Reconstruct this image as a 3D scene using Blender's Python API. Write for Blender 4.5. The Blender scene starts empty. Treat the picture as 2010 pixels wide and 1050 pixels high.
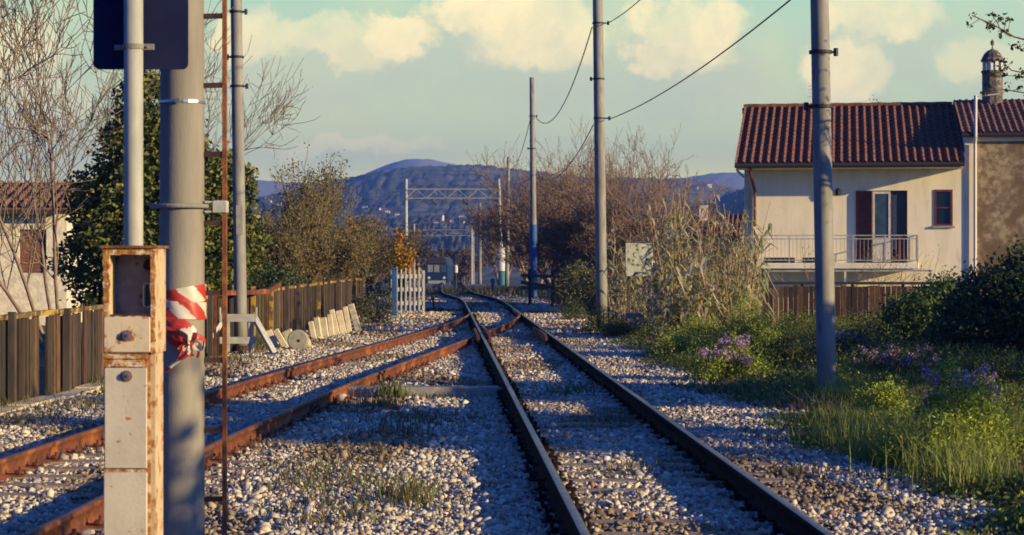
import bpy, math, random
import numpy as np
from mathutils import Vector, Matrix
R = math.radians
SC = bpy.context.scene
COL = SC.collection
random.seed(7); rng = np.random.default_rng(7)

# ---------------------------------------------------------------- camera, light, exposure
F = 3908.0            # focal length in photo pixels (2010 wide)
CZ = 1.795            # eye height; rail tops are at z = 0.16
cam = bpy.data.cameras.new('camera'); cam.lens = 36 * F / 2010; cam.sensor_width = 36
cam.clip_start = 0.5; cam.clip_end = 20000; cam.shift_y = -22 / 2010
cam.dof.use_dof = True; cam.dof.focus_distance = 22; cam.dof.aperture_fstop = 7.0
co = bpy.data.objects.new('camera', cam); COL.objects.link(co)
co.location = (0, 0, CZ); co.rotation_euler = (R(90), 0, 0)
SC.camera = co

SUN_AZ, SUN_EL = R(116), R(12.5)     # clockwise from +Y
sdir = Vector((math.sin(SUN_AZ) * math.cos(SUN_EL), math.cos(SUN_AZ) * math.cos(SUN_EL), math.sin(SUN_EL)))
sl = bpy.data.lights.new('sun', 'SUN'); sl.energy = 5.0; sl.angle = R(0.5); sl.color = (1.0, 0.77, 0.37)
so = bpy.data.objects.new('sun', sl); COL.objects.link(so)
so.rotation_euler = sdir.to_track_quat('Z', 'Y').to_euler()

SC.view_settings.view_transform = 'Standard'; SC.view_settings.look = 'None'
SC.view_settings.exposure = 0.58; SC.view_settings.gamma = 1.0
SC.render.engine = 'CYCLES'
SC.cycles.use_denoising = True; SC.cycles.filter_width = 1.7
SC.cycles.max_bounces = 5; SC.cycles.diffuse_bounces = 2; SC.cycles.volume_bounces = 0
SC.cycles.transparent_max_bounces = 8

def nn(nt, typ, **kw):
    n = nt.nodes.new(typ)
    for k, v in kw.items(): setattr(n, k, v)
    return n
def setin(n, d):
    for k, v in d.items(): n.inputs[k].default_value = v
def math_n(nt, op, a, b=None, clamp=False):
    n = nn(nt, 'ShaderNodeMath', operation=op); n.use_clamp = clamp
    for i, v in enumerate((a, b)):
        if v is None: continue
        if isinstance(v, (int, float)): n.inputs[i].default_value = v
        else: nt.links.new(v, n.inputs[i])
    return n.outputs[0]
def mixc(nt, fac, a, b, mode='MIX'):
    n = nn(nt, 'ShaderNodeMix', data_type='RGBA', blend_type=mode)
    for i, v in ((0, fac), (6, a), (7, b)):
        if isinstance(v, (int, float)): n.inputs[i].default_value = v
        elif isinstance(v, tuple): n.inputs[i].default_value = v if len(v) == 4 else v + (1,)
        else: nt.links.new(v, n.inputs[i])
    return n.outputs[2]
def ramp(nt, fac, stops):
    n = nn(nt, 'ShaderNodeValToRGB')
    e = n.color_ramp.elements
    while len(e) < len(stops): e.new(0.5)
    for i, (p, c) in enumerate(stops): e[i].position = p; e[i].color = tuple(c) + (1,) if len(c) == 3 else c
    nt.links.new(fac, n.inputs[0]); return n.outputs[0]
def maprange(nt, v, a, b, c=0.0, d=1.0, smooth=True):
    n = nn(nt, 'ShaderNodeMapRange'); n.interpolation_type = 'SMOOTHSTEP' if smooth else 'LINEAR'
    nt.links.new(v, n.inputs[0])
    for i, x in enumerate((a, b, c, d)): n.inputs[i + 1].default_value = x
    return n.outputs[0]

def make_world():
    w = bpy.data.worlds.new('World'); SC.world = w; w.use_nodes = True
    nt = w.node_tree; nt.nodes.clear()
    out = nn(nt, 'ShaderNodeOutputWorld'); bg = nn(nt, 'ShaderNodeBackground')
    sky = nn(nt, 'ShaderNodeTexSky'); sky.sky_type = 'NISHITA'; sky.sun_disc = False
    sky.sun_elevation = SUN_EL; sky.sun_rotation = SUN_AZ; sky.altitude = 60; sky.ozone_density = 3.0
    nish = mixc(nt, 1.0, sky.outputs[0], (0.17, 0.50, 1.55), 'MULTIPLY')
    tc = nn(nt, 'ShaderNodeTexCoord'); sep = nn(nt, 'ShaderNodeSeparateXYZ')
    nt.links.new(tc.outputs['Generated'], sep.inputs[0])
    x, y, z = sep.outputs
    yy = math_n(nt, 'MAXIMUM', y, 0.05)
    az = math_n(nt, 'DIVIDE', x, yy); el = math_n(nt, 'DIVIDE', z, yy)
    # domain distortion so that cloud edges billow
    comb = nn(nt, 'ShaderNodeCombineXYZ'); nt.links.new(az, comb.inputs[0]); nt.links.new(el, comb.inputs[1])
    def noise(scale, detail, rough=0.55):
        n = nn(nt, 'ShaderNodeTexNoise'); setin(n, {'Scale': scale, 'Detail': detail, 'Roughness': rough})
        nt.links.new(comb.outputs[0], n.inputs['Vector']); return n
    n1 = noise(30, 10, 0.66); n2 = noise(9, 3)
    s1 = nn(nt, 'ShaderNodeSeparateColor'); nt.links.new(n1.outputs['Color'], s1.inputs[0])
    dx = math_n(nt, 'MULTIPLY', math_n(nt, 'SUBTRACT', s1.outputs[0], 0.5), 0.055)
    dy = math_n(nt, 'MULTIPLY', math_n(nt, 'SUBTRACT', s1.outputs[1], 0.5), 0.045)
    ax = math_n(nt, 'ADD', az, dx); ey = math_n(nt, 'ADD', el, dy)
    # banks of cumulus: (azimuth px, elevation px, half width, half height, strength) in photo pixels
    banks = [(650, 78, 150, 50, .55), (785, 62, 80, 44, .8), (970, 15, 130, 50, .85), (1060, 60, 150, 66, .75), (1350, 50, 120, 78, .85),
             (1320, 115, 80, 44, .6), (1720, 35, 120, 50, .7), (1655, 145, 85, 66, .75), (490, 60, 60, 60, .6), (-60, 100, 190, 90, .7), (1930, 120, 90, 40, .4),
             (2300, 90, 200, 60, .8), (-600, 60, 250, 60, .7), (700, 290, 170, 22, .35), (90, 210, 90, 60, .5)]
    lit = None; body = None
    for (px, py, hw, hh, s) in banks:
        cx, cy = (px - 1005) / F, (503 - py) / F
        a = math_n(nt, 'DIVIDE', math_n(nt, 'SUBTRACT', ax, cx), hw / F)
        b0 = math_n(nt, 'DIVIDE', math_n(nt, 'SUBTRACT', ey, cy), hh / F)
        d = math_n(nt, 'ADD', math_n(nt, 'MULTIPLY', a, a), math_n(nt, 'MULTIPLY', b0, b0))
        m = maprange(nt, d, 1.35, 0.45, 0.0, s)
        lit = m if lit is None else math_n(nt, 'MAXIMUM', lit, m)
        b1 = math_n(nt, 'DIVIDE', math_n(nt, 'SUBTRACT', ey, cy - 1.1 * hh / F), 1.5 * hh / F)
        a1 = math_n(nt, 'MULTIPLY', a, 0.72)
        d1 = math_n(nt, 'ADD', math_n(nt, 'MULTIPLY', a1, a1), math_n(nt, 'MULTIPLY', b1, b1))
        m1 = maprange(nt, d1, 1.4, 0.1, 0.0, s * 0.9)
        body = m1 if body is None else math_n(nt, 'MAXIMUM', body, m1)
    base = ramp(nt, math_n(nt, 'MULTIPLY', el, 6.5), [(0.0, (1.15, .92, .18)), (0.16, (1.0, .86, .20)), (0.36, (.60, .63, .27)), (0.75, (.42, .55, .32)), (1.0, (.33, .52, .35))])
    big = maprange(nt, n2.outputs[0], 0.42, 0.66, 0.0, 0.55)
    base = mixc(nt, big, base, (.64, .62, .28))
    c = mixc(nt, body, base, (.49, .51, .31))
    fine = maprange(nt, n1.outputs[0], 0.3, 0.65, 0.45, 1.0)
    c = mixc(nt, math_n(nt, 'MULTIPLY', lit, fine), c, (1.02, .80, .36))
    # this bank of haze and cloud stands in the northern sky only
    fy = maprange(nt, y, 0.55, 0.9); fz = maprange(nt, z, 0.34, 0.16)
    nb = nn(nt, 'ShaderNodeVectorMath', operation='SCALE'); nt.links.new(nish, nb.inputs[0]); nb.inputs['Scale'].default_value = 0.094
    cb = nn(nt, 'ShaderNodeVectorMath', operation='SCALE'); nt.links.new(c, cb.inputs[0]); cb.inputs['Scale'].default_value = 1.16; c = cb.outputs[0]
    fin = mixc(nt, math_n(nt, 'MULTIPLY', fy, fz), nb.outputs[0], c)
    nt.links.new(fin, bg.inputs[0]); bg.inputs[1].default_value = 1.0
    nt.links.new(bg.outputs[0], out.inputs[0])
make_world()

# ---------------------------------------------------------------- materials
MATS = {}
def mat(name, c1, c2=None, scale=6, rough=.8, metal=0., bump=0., bscale=40, c3=None, s3=3, t3=(.52, .62), stretch=(1, 1, 1), attr=None, transl=0., detail=5, coord='Object', spec=.3, bdist=.02):
    m = bpy.data.materials.new(name); m.use_nodes = True; nt = m.node_tree
    b = nt.nodes['Principled BSDF']; MATS[name] = m
    tc = nn(nt, 'ShaderNodeTexCoord'); mp = nn(nt, 'ShaderNodeMapping'); mp.inputs['Scale'].default_value = stretch
    nt.links.new(tc.outputs[coord], mp.inputs[0]); v = mp.outputs[0]
    def noise(s, d=detail):
        n = nn(nt, 'ShaderNodeTexNoise'); setin(n, {'Scale': s, 'Detail': d, 'Roughness': .6}); nt.links.new(v, n.inputs['Vector']); return n.outputs[0]
    col = None
    if attr:
        at = nn(nt, 'ShaderNodeAttribute'); at.attribute_name = attr; col = at.outputs['Color']
        if c1 != (1, 1, 1): col = mixc(nt, 1.0, col, c1, 'MULTIPLY')
    if c2:
        f = maprange(nt, noise(scale), .35, .65)
        col = mixc(nt, f, col if attr else c1, c2) if not attr else mixc(nt, 1.0, col, mixc(nt, f, (1, 1, 1), c2), 'MULTIPLY')
    if c3: 
        col = mixc(nt, maprange(nt, noise(s3), t3[0], t3[1]), col if col is not None else c1, c3)
    if col is None: b.inputs['Base Color'].default_value = tuple(c1) + (1,)
    else: nt.links.new(col, b.inputs['Base Color'])
    setin(b, {'Roughness': rough, 'Metallic': metal, 'Specular IOR Level': spec})
    if bump:
        bp = nn(nt, 'ShaderNodeBump'); setin(bp, {'Strength': bump, 'Distance': bdist})
        nt.links.new(noise(bscale, 4), bp.inputs['Height']); nt.links.new(bp.outputs[0], b.inputs['Normal'])
    if transl:
        t = nn(nt, 'ShaderNodeBsdfTranslucent'); mx = nn(nt, 'ShaderNodeMixShader'); mx.inputs[0].default_value = transl
        if col is None: t.inputs[0].default_value = tuple(c1) + (1,)
        else: nt.links.new(col, t.inputs[0])
        nt.links.new(b.outputs[0], mx.inputs[1]); nt.links.new(t.outputs[0], mx.inputs[2])
        nt.links.new(mx.outputs[0], nt.nodes['Material Output'].inputs[0])
    return m

M = {}
M['soil'] = mat('soil', (.075, .065, .04), (.10, .085, .05), 1.2, bump=.6, bscale=14, c3=(.035, .055, .018), s3=.35, t3=(.4, .6))
M['farland'] = mat('farland', (.05, .07, .02), (.11, .09, .045), .02)
M['bed'] = mat('bed', (.24, .205, .15), (.09, .08, .065), 22, bump=1., bscale=30, c3=(.09, .07, .045), s3=1.1, bdist=.03)
M['stone'] = mat('stone', (1, 1, 1), (.72, .68, .62), 60, rough=.85, attr='Col')
M['rust_rail'] = mat('rust_rail', (.17, .050, .017), (.075, .027, .014), 7, rough=.75, bump=.3, bscale=60, c3=(.26, .085, .022), s3=2.2)
M['dark_rail'] = mat('dark_rail', (.012, .009, .009), (.026, .016, .012), 6, rough=.85, spec=.04, bump=.3, bscale=60)
M['rail_top'] = mat('rail_top', (.24, .22, .23), (.15, .12, .12), 9, rough=.42, metal=.8)
M['rust_top'] = mat('rust_top', (.20, .10, .06), (.12, .07, .05), 9, rough=.6, metal=.2)
M['sleeper'] = mat('sleeper', (.42, .31, .19), (.24, .17, .10), 9, bump=.5, bscale=50, stretch=(.4, 3, 1))
M['sleeper_dark'] = mat('sleeper_dark', (.16, .115, .08), (.09, .065, .045), 9, bump=.5, bscale=50, stretch=(.4, 3, 1))
M['concrete'] = mat('concrete', (.36, .33, .26), (.26, .24, .19), 8, bump=.4, bscale=60)
M['cream_concrete'] = mat('cream_concrete', (.70, .60, .38), (.52, .44, .28), 7, bump=.5, bscale=30)
M['galv'] = mat('galv', (.27, .255, .215), (.19, .18, .16), 5, rough=.7, metal=0, bump=.08, bscale=90, stretch=(1, 1, .25), c3=(.14, .12, .095), s3=7, t3=(.52, .72))
M['pole_conc'] = mat('pole_conc', (.27, .24, .185), (.19, .17, .14), 4, rough=.75, metal=0, bump=.15, bscale=120, stretch=(1, 1, .2), c3=(.15, .125, .095), s3=6, t3=(.5, .72))
M['postgalv'] = mat('postgalv', (.37, .36, .29), (.28, .28, .24), 12, rough=.6, metal=0, stretch=(1, 1, .3))
M['steel'] = mat('steel', (.50, .48, .44), rough=.32, metal=.9)
M['sign_back'] = mat('sign_back', (.010, .013, .045), (.014, .018, .055), 4, rough=.8, spec=.08)
M['blue_paint'] = mat('blue_paint', (.03, .09, .25), (.025, .07, .19), 6, rough=.6)
M['white_paint'] = mat('white_paint', (.66, .62, .52), (.50, .46, .38), 5, rough=.6, c3=(.25, .17, .09), s3=9, t3=(.66, .75))
M['grey_paint'] = mat('grey_paint', (.46, .45, .38), (.34, .33, .28), 6, rough=.6, c3=(.22, .13, .06), s3=10, t3=(.66, .75))
M['rust'] = mat('rust', (.30, .105, .035), (.13, .05, .025), 14, rough=.85, bump=.4, bscale=80)
M['rust_dark'] = mat('rust_dark', (.07, .035, .03), (.04, .02, .02), 14, rough=.85)
M['rust_edge'] = mat('rust_edge', (.50, .24, .06), (.25, .085, .025), 38, rough=.85, bump=.5, bscale=120, c3=(.68, .52, .33), s3=24, t3=(.5, .62))
M['fence_wood'] = mat('fence_wood', (1, 1, 1), (.55, .5, .45), 30, bump=.5, bscale=60, stretch=(1, 1, .12), attr='Col')
M['lichen'] = mat('lichen', (.16, .10, .04), (.09, .065, .04), 9, bump=.5, bscale=40, c3=(.40, .25, .035), s3=4, t3=(.48, .56))
M['bark'] = mat('bark', (.27, .195, .125), (.17, .125, .09), 9, bump=.4, bscale=40, stretch=(1, 1, .4))
M['bark_red'] = mat('bark_red', (.30, .20, .125), (.20, .13, .085), 3)
M['bark_olive'] = mat('bark_olive', (.25, .19, .09), (.16, .125, .065), 3)
M['leaf'] = mat('leaf', (1, 1, 1), attr='Col', rough=.6, transl=.3, spec=.25)
M['ivyleaf'] = mat('ivyleaf', (1, 1, 1), attr='Col', rough=.62, transl=.2, spec=.25)
M['grass'] = mat('grass', (1, 1, 1), attr='Col', rough=.7, transl=.4)
M['wall_cream'] = mat('wall_cream', (.88, .77, .53), (.76, .66, .45), 2.2, rough=.9, bump=.15, bscale=60, c3=(.45, .38, .27), s3=3.2, t3=(.56, .82), stretch=(1, 1, .22))
M['wall_stain'] = mat('wall_stain', (.44, .33, .19), (.20, .13, .07), 5.5, rough=.95, bump=.5, bscale=50, c3=(.17, .11, .06), s3=.8, t3=(.42, .58))
M['wall_white'] = mat('wall_white', (.74, .66, .50), (.55, .49, .38), 5, rough=.95, bump=.9, bscale=14)
M['tile'] = mat('tile', (.27, .10, .045), (.13, .05, .028), 13, rough=.85, c3=(.09, .05, .035), s3=5, t3=(.52, .66))
M['tile_old'] = mat('tile_old', (.30, .13, .075), (.16, .08, .05), 6, rough=.85, c3=(.10, .07, .05), s3=7, t3=(.5, .65))
M['fascia'] = mat('fascia', (.035, .025, .022), rough=.8)
M['shutter'] = mat('shutter', (.17, .04, .03), (.12, .03, .024), 5, rough=.6)
M['brickred'] = mat('brickred', (.22, .09, .055), (.14, .07, .05), 9, bump=.5, bscale=30)
M['glass_teal'] = mat('glass_teal', (.05, .085, .10), (.03, .05, .07), 3, rough=.12, spec=.8)
M['glass_dark'] = mat('glass_dark', (.012, .013, .02), rough=.12, spec=.8)
M['dark_metal'] = mat('dark_metal', (.03, .03, .035), rough=.6, metal=.3)
M['wire'] = mat('wire', (.05, .06, .06), rough=.6)
M['board'] = mat('board', (.46, .47, .36), (.33, .34, .27), 7, c3=(.09, .09, .07), s3=11, t3=(.54, .6), rough=.8)
M['greywood'] = mat('greywood', (.075, .058, .045), (.045, .035, .03), 8, stretch=(1, 1, .3))
M['wood_brown'] = mat('wood_brown', (1, 1, 1), (.5, .45, .4), 24, stretch=(1, 1, .15), attr='Col')
M['teal_paint'] = mat('teal_paint', (.05, .16, .19), rough=.5)
M['stonetower'] = mat('stonetower', (.16, .13, .10), (.05, .045, .045), 7, bump=.8, bscale=18, c3=(.26, .22, .15), s3=9, t3=(.55, .62))
M['train_blue'] = mat('train_blue', (.006, .022, .065), rough=.5)
M['pale'] = mat('pale', (.6, .56, .48), rough=.7)
M['pink'] = mat('pink', (.55, .14, .12), rough=.7)
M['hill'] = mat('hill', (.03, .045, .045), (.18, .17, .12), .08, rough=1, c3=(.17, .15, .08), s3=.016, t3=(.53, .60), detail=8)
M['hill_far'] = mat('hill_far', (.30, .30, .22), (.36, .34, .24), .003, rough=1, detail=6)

# paint that has rusted through: cream panels with rust blots and runs
def rusty_paint(name, paint, thr=.60, run=1.0):
    m = mat(name, paint, (paint[0] * .86, paint[1] * .86, paint[2] * .84), 5, rough=.55, bump=.1, bscale=60)
    nt = m.node_tree; b = nt.nodes['Principled BSDF']
    src = b.inputs['Base Color'].links[0].from_socket
    tc = nn(nt, 'ShaderNodeTexCoord')
    def nz(s, st):
        mp = nn(nt, 'ShaderNodeMapping'); mp.inputs['Scale'].default_value = st; nt.links.new(tc.outputs['Object'], mp.inputs[0])
        n = nn(nt, 'ShaderNodeTexNoise'); setin(n, {'Scale': s, 'Detail': 5, 'Roughness': .65}); nt.links.new(mp.outputs[0], n.inputs['Vector']); return n.outputs[0]
    f1 = maprange(nt, nz(13, (1, 1, 1)), thr, thr + .05)
    f2 = maprange(nt, nz(15, (1, 1, .16)), thr + .03, thr + .12, 0, .7 * run)
    f3 = maprange(nt, nz(48, (1, 1, 1)), thr + .08, thr + .1, 0, .8)
    f = math_n(nt, 'MAXIMUM', math_n(nt, 'MAXIMUM', f1, f2), f3)
    rc = mixc(nt, nz(30, (1, 1, 1)), (.16, .05, .02), (.52, .24, .07))
    nt.links.new(mixc(nt, f, src, rc), b.inputs['Base Color'])
    return m
M['box_paint'] = rusty_paint('box_paint', (.64, .52, .34), .585, .9)
M['box_door'] = rusty_paint('box_door', (.56, .49, .36), .61, .8)
M['box_side'] = rusty_paint('box_side', (.56, .42, .25), .55)
M['box_inner'] = mat('box_inner', (.30, .29, .30), (.20, .17, .16), 8, rough=.7, c3=(.13, .05, .03), s3=14, t3=(.58, .7))

# ---------------------------------------------------------------- mesh helpers
class MB:
    def __init__(s): s.v = []; s.f = []; s.m = []; s.c = []
    def add(s, vs, fs, mi=0, c=None):
        n = len(s.v); s.v.extend([tuple(v) for v in vs]); s.f.extend([tuple(i + n for i in f) for f in fs]); s.m.extend([mi] * len(fs))
        s.c.extend([c or (1, 1, 1)] * len(vs)); return s
    def box(s, x0, x1, y0, y1, z0, z1, mi=0, c=None, T=None):
        vs = [(x, y, z) for z in (z0, z1) for y in (y0, y1) for x in (x0, x1)]
        if T is not None: vs = [T @ Vector(v) for v in vs]
        return s.add(vs, [(0, 2, 3, 1), (4, 5, 7, 6), (0, 1, 5, 4), (2, 6, 7, 3), (0, 4, 6, 2), (1, 3, 7, 5)], mi, c)
    def bbox(s, x0, x1, y0, y1, z0, z1, b=.01, mi=0, c=None, T=None):
        # chamfered box: octagonal in plan and in height
        rings = []
        for (z, i) in ((z0, b), (z0 + b, 0), (z1 - b, 0), (z1, b)):
            xa, xb, ya, yb = x0 + i, x1 - i, y0 + i, y1 - i
            rings.append([(xa + b, ya, z), (xb - b, ya, z), (xb, ya + b, z), (xb, yb - b, z), (xb - b, yb, z), (xa + b, yb, z), (xa, yb - b, z), (xa, ya + b, z)])
        vs = [p for r in rings for p in r]
        if T is not None: vs = [T @ Vector(v) for v in vs]
        fs = [tuple(range(7, -1, -1)), tuple(range(24, 32))]
        for k in range(3):
            for i in range(8): j = (i + 1) % 8; fs.append((8 * k + i, 8 * k + j, 8 * k + 8 + j, 8 * k + 8 + i))
        return s.add(vs, fs, mi, c)
    def tube(s, pts, rad, n=10, mi=0, c=None, cap=True):
        pts = [Vector(p) for p in pts]; k = len(pts)
        if not hasattr(rad, '__len__'): rad = [rad] * k
        vs = []; up = None
        for i, p in enumerate(pts):
            d = (pts[min(i + 1, k - 1)] - pts[max(i - 1, 0)]).normalized()
            if up is None: up = Vector((0, 0, 1)) if abs(d.z) < .9 else Vector((0, 1, 0))
            a = d.cross(up).normalized(); b = a.cross(d).normalized()
            if abs(d.z) < .9: up = b
            for j in range(n):
                t = 2 * math.pi * j / n; vs.append(p + (a * math.cos(t) + b * math.sin(t)) * rad[i])
        fs = [(i * n + j, i * n + (j + 1) % n, (i + 1) * n + (j + 1) % n, (i + 1) * n + j) for i in range(k - 1) for j in range(n)]
        if cap: fs += [tuple(range(n - 1, -1, -1)), tuple(range((k - 1) * n, k * n))]
        return s.add(vs, fs, mi, c)
    def beam(s, p, q, w, h, mi=0, c=None):
        p, q = Vector(p), Vector(q); d = (q - p).normalized()
        up = Vector((0, 0, 1)) if abs(d.z) < .95 else Vector((0, 1, 0))
        a = d.cross(up).normalized(); b = a.cross(d)
        vs = [o + a * sx * w / 2 + b * sz * h / 2 for o in (p, q) for sx, sz in ((-1, -1), (1, -1), (1, 1), (-1, 1))]
        return s.add(vs, [(3, 2, 1, 0), (4, 5, 6, 7), (0, 1, 5, 4), (1, 2, 6, 5), (2, 3, 7, 6), (3, 0, 4, 7)], mi, c)
    def build(s, name, mats, parent=None, smooth=False, fix=False):
        me = bpy.data.meshes.new(name); me.from_pydata([tuple(v) for v in s.v], [], s.f)
        if not isinstance(mats, (list, tuple)): mats = [mats]
        for m in mats: me.materials.append(M[m] if isinstance(m, str) else m)
        if len(mats) > 1: me.polygons.foreach_set('material_index', s.m)
        if any(c != (1, 1, 1) for c in s.c[:2000]) :
            ca = me.color_attributes.new('Col', 'FLOAT_COLOR', 'POINT')
            ca.data.foreach_set('color', np.array([tuple(c) + (1,) for c in s.c], dtype=np.float32).ravel())
        if smooth: me.polygons.foreach_set('use_smooth', [len(f) <= 4 for f in s.f])
        me.update()
        o = bpy.data.objects.new(name, me); COL.objects.link(o)
        if parent: o.parent = parent
        return o

def raw(name, V, faces, material, cols=None, parent=None, mi=None):
    """V (n,3); faces list of int arrays (m,k)."""
    me = bpy.data.meshes.new(name); me.vertices.add(len(V)); me.vertices.foreach_set('co', np.ascontiguousarray(V, dtype=np.float32).ravel())
    loops = np.concatenate([f.ravel() for f in faces]); tot = np.concatenate([np.full(len(f), f.shape[1]) for f in faces])
    me.loops.add(len(loops)); me.loops.foreach_set('vertex_index', loops.astype(np.int32))
    st = np.concatenate([[0], np.cumsum(tot)[:-1]])
    me.polygons.add(len(tot)); me.polygons.foreach_set('loop_start', st.astype(np.int32)); me.polygons.foreach_set('loop_total', tot.astype(np.int32))
    me.update(calc_edges=True)
    ms = material if isinstance(material, (list, tuple)) else [material]
    for m in ms: me.materials.append(M[m])
    if mi is not None: me.polygons.foreach_set('material_index', mi.astype(np.int32))
    if cols is not None:
        ca = me.color_attributes.new('Col', 'FLOAT_COLOR', 'POINT')
        c4 = np.ones((len(V), 4), dtype=np.float32); c4[:, :3] = cols; ca.data.foreach_set('color', c4.ravel())
    o = bpy.data.objects.new(name, me); COL.objects.link(o)
    if parent: o.parent = parent
    return o

def tag(o, label=None, cat=None, group=None, kind=None):
    for k, v in (('label', label), ('category', cat), ('group', group), ('kind', kind)):
        if v: o[k] = v
    return o
def empty(name, loc=(0, 0, 0), rz=0, label=None, cat=None, group=None):
    o = bpy.data.objects.new(name, None); COL.objects.link(o); o.location = loc; o.rotation_euler = (0, 0, rz)
    o.empty_display_size = .2
    return tag(o, label, cat, group)
def copy_tree(o, parent=None):
    c = o.copy(); COL.objects.link(c); c.parent = parent
    for ch in KIDS.get(o.name, [k for k in o.children]): copy_tree(ch, c)
    return c
KIDS = {}
def at(px, py, Y): return Vector(((px - 1005) / F * Y, Y, CZ + (503 - py) / F * Y))
def gx(px, Y): return (px - 1005) / F * Y

# ---------------------------------------------------------------- terrain
def smooth(t): t = np.clip(t, 0, 1); return t * t * (3 - 2 * t)
def gz(x, y):
    x = np.asarray(x, float); y = np.asarray(y, float)
    z = -0.3 * smooth((y - 75) / 75) * (y < 150) + np.where(y >= 150, -0.3 - .019 * (np.minimum(y, 300) - 150), 0)
    z = z - 1.0 * smooth((y - 300) / 200)
    z = z - 1.3 * smooth((y - 51) / 6) * smooth((x - 3.8) / 2.0) * (1 - smooth((y - 110) / 40))
    z = z - 0.35 * smooth((y - 66) / 10) * smooth((-x - 6.2) / 2)
    return z
def cm(y):   # centre of the main line
    y = np.asarray(y, float)
    a = 1.566 - .03557 * y
    yy = np.array([72, 78, 84, 90, 98, 120, 150, 200, 245, 300])
    k = np.array([0, -.12, -.42, -.70, -.82, -.80, -.73, -1.35, -2.25, -3.5])
    return a + np.interp(y, yy, k)
Bpts = np.array([(5, -3.05), (11.68, -2.86), (13.6, -2.80), (17.2, -2.64), (24.7, -2.18), (31.2, -1.65), (42, -.66), (50, -.02), (56, .245), (62, .035), (66, -.10)])
def smooth_curve(P, step=.5):
    ys = np.arange(P[0, 0], P[-1, 0], step); xs = np.interp(ys, P[:, 0], P[:, 1])
    k = np.hanning(13); k /= k.sum(); xp = np.concatenate([2 * xs[0] - xs[6:0:-1], xs, 2 * xs[-1] - xs[-2:-8:-1]])
    return ys, np.convolve(xp, k, 'valid')
BY, BX = smooth_curve(Bpts)
def db(y): return np.interp(y, BY, BX)         # near rusty rail of the side track
def da(y):                                     # far rusty rail
    s = np.gradient(BX, BY); sl_ = np.interp(y, BY, s)
    return np.interp(y, BY, BX) - 1.44 * np.sqrt(1 + sl_ ** 2)

def grid_sheet(name, xs, ys, zf, material, kind='structure'):
    X, Y = np.meshgrid(xs, ys); Z = zf(X, Y)
    V = np.stack([X, Y, Z], -1).reshape(-1, 3); n, m = len(xs), len(ys)
    i = np.arange(m - 1)[:, None] * n + np.arange(n - 1)[None, :]
    Fq = np.stack([i, i + 1, i + n + 1, i + n], -1).reshape(-1, 4)
    o = raw(name, V, [Fq], material); o.data.polygons.foreach_set('use_smooth', [True] * len(Fq)); o['kind'] = kind; return o
def sym(vals): v = np.array(vals); return np.concatenate([-v[::-1], v[v > 0]])
xs = sym(list(np.arange(0, 20, 1.0)) + [22, 26, 32, 40, 55, 80, 130, 220, 400, 800, 1600, 3500, 9000])
ys = np.array([-60, -20] + list(np.arange(0, 90, 1.0)) + list(np.arange(90, 320, 6)) + [340, 380, 440, 500, 600, 800, 1200, 2000, 4000, 9000, 12000])
def ground_z(X, Y):
    n = .03 * np.sin(X * 1.7 + Y * .6) * np.cos(Y * 1.1) - .07
    return gz(X, Y) + n
grid_sheet('ground', xs, ys, ground_z, 'soil')

def edge_r(y): return cm(y) + .72 + 1.33 + .5 * smooth((np.asarray(y) - 36) / 14) + .18 * np.sin(np.asarray(y) * .9) + .1 * np.sin(np.asarray(y) * 2.3)
def edge_l(y): return np.interp(y, [5, 12, 24, 36, 50, 70, 90, 300], [-6.2, -6.0, -5.5, -5.0, -4.6, -4.0, -6.0, -16])
ys2 = np.concatenate([np.arange(2, 90, .35), np.arange(90, 300, 3)])
us = np.linspace(0, 1, 42)
U, Y2 = np.meshgrid(us, ys2)
XL, XR = edge_l(Y2) - .15, edge_r(Y2) + .25
X2 = XL + (XR - XL) * U
Z2 = gz(X2, Y2) + .018 * np.sin(X2 * 5.1 + Y2 * 1.3) * np.sin(Y2 * 3.7 + X2) - .01 - .16 * (1 - smooth(U / .06)) - .16 * smooth((U - .94) / .06)
V = np.stack([X2, Y2, Z2], -1).reshape(-1, 3); n = len(us); i = np.arange(len(ys2) - 1)[:, None] * n + np.arange(n - 1)[None, :]
bed = raw('ballast_bed', V, [np.stack([i, i + 1, i + n + 1, i + n], -1).reshape(-1, 4)], 'bed'); bed['kind'] = 'structure'

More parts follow.
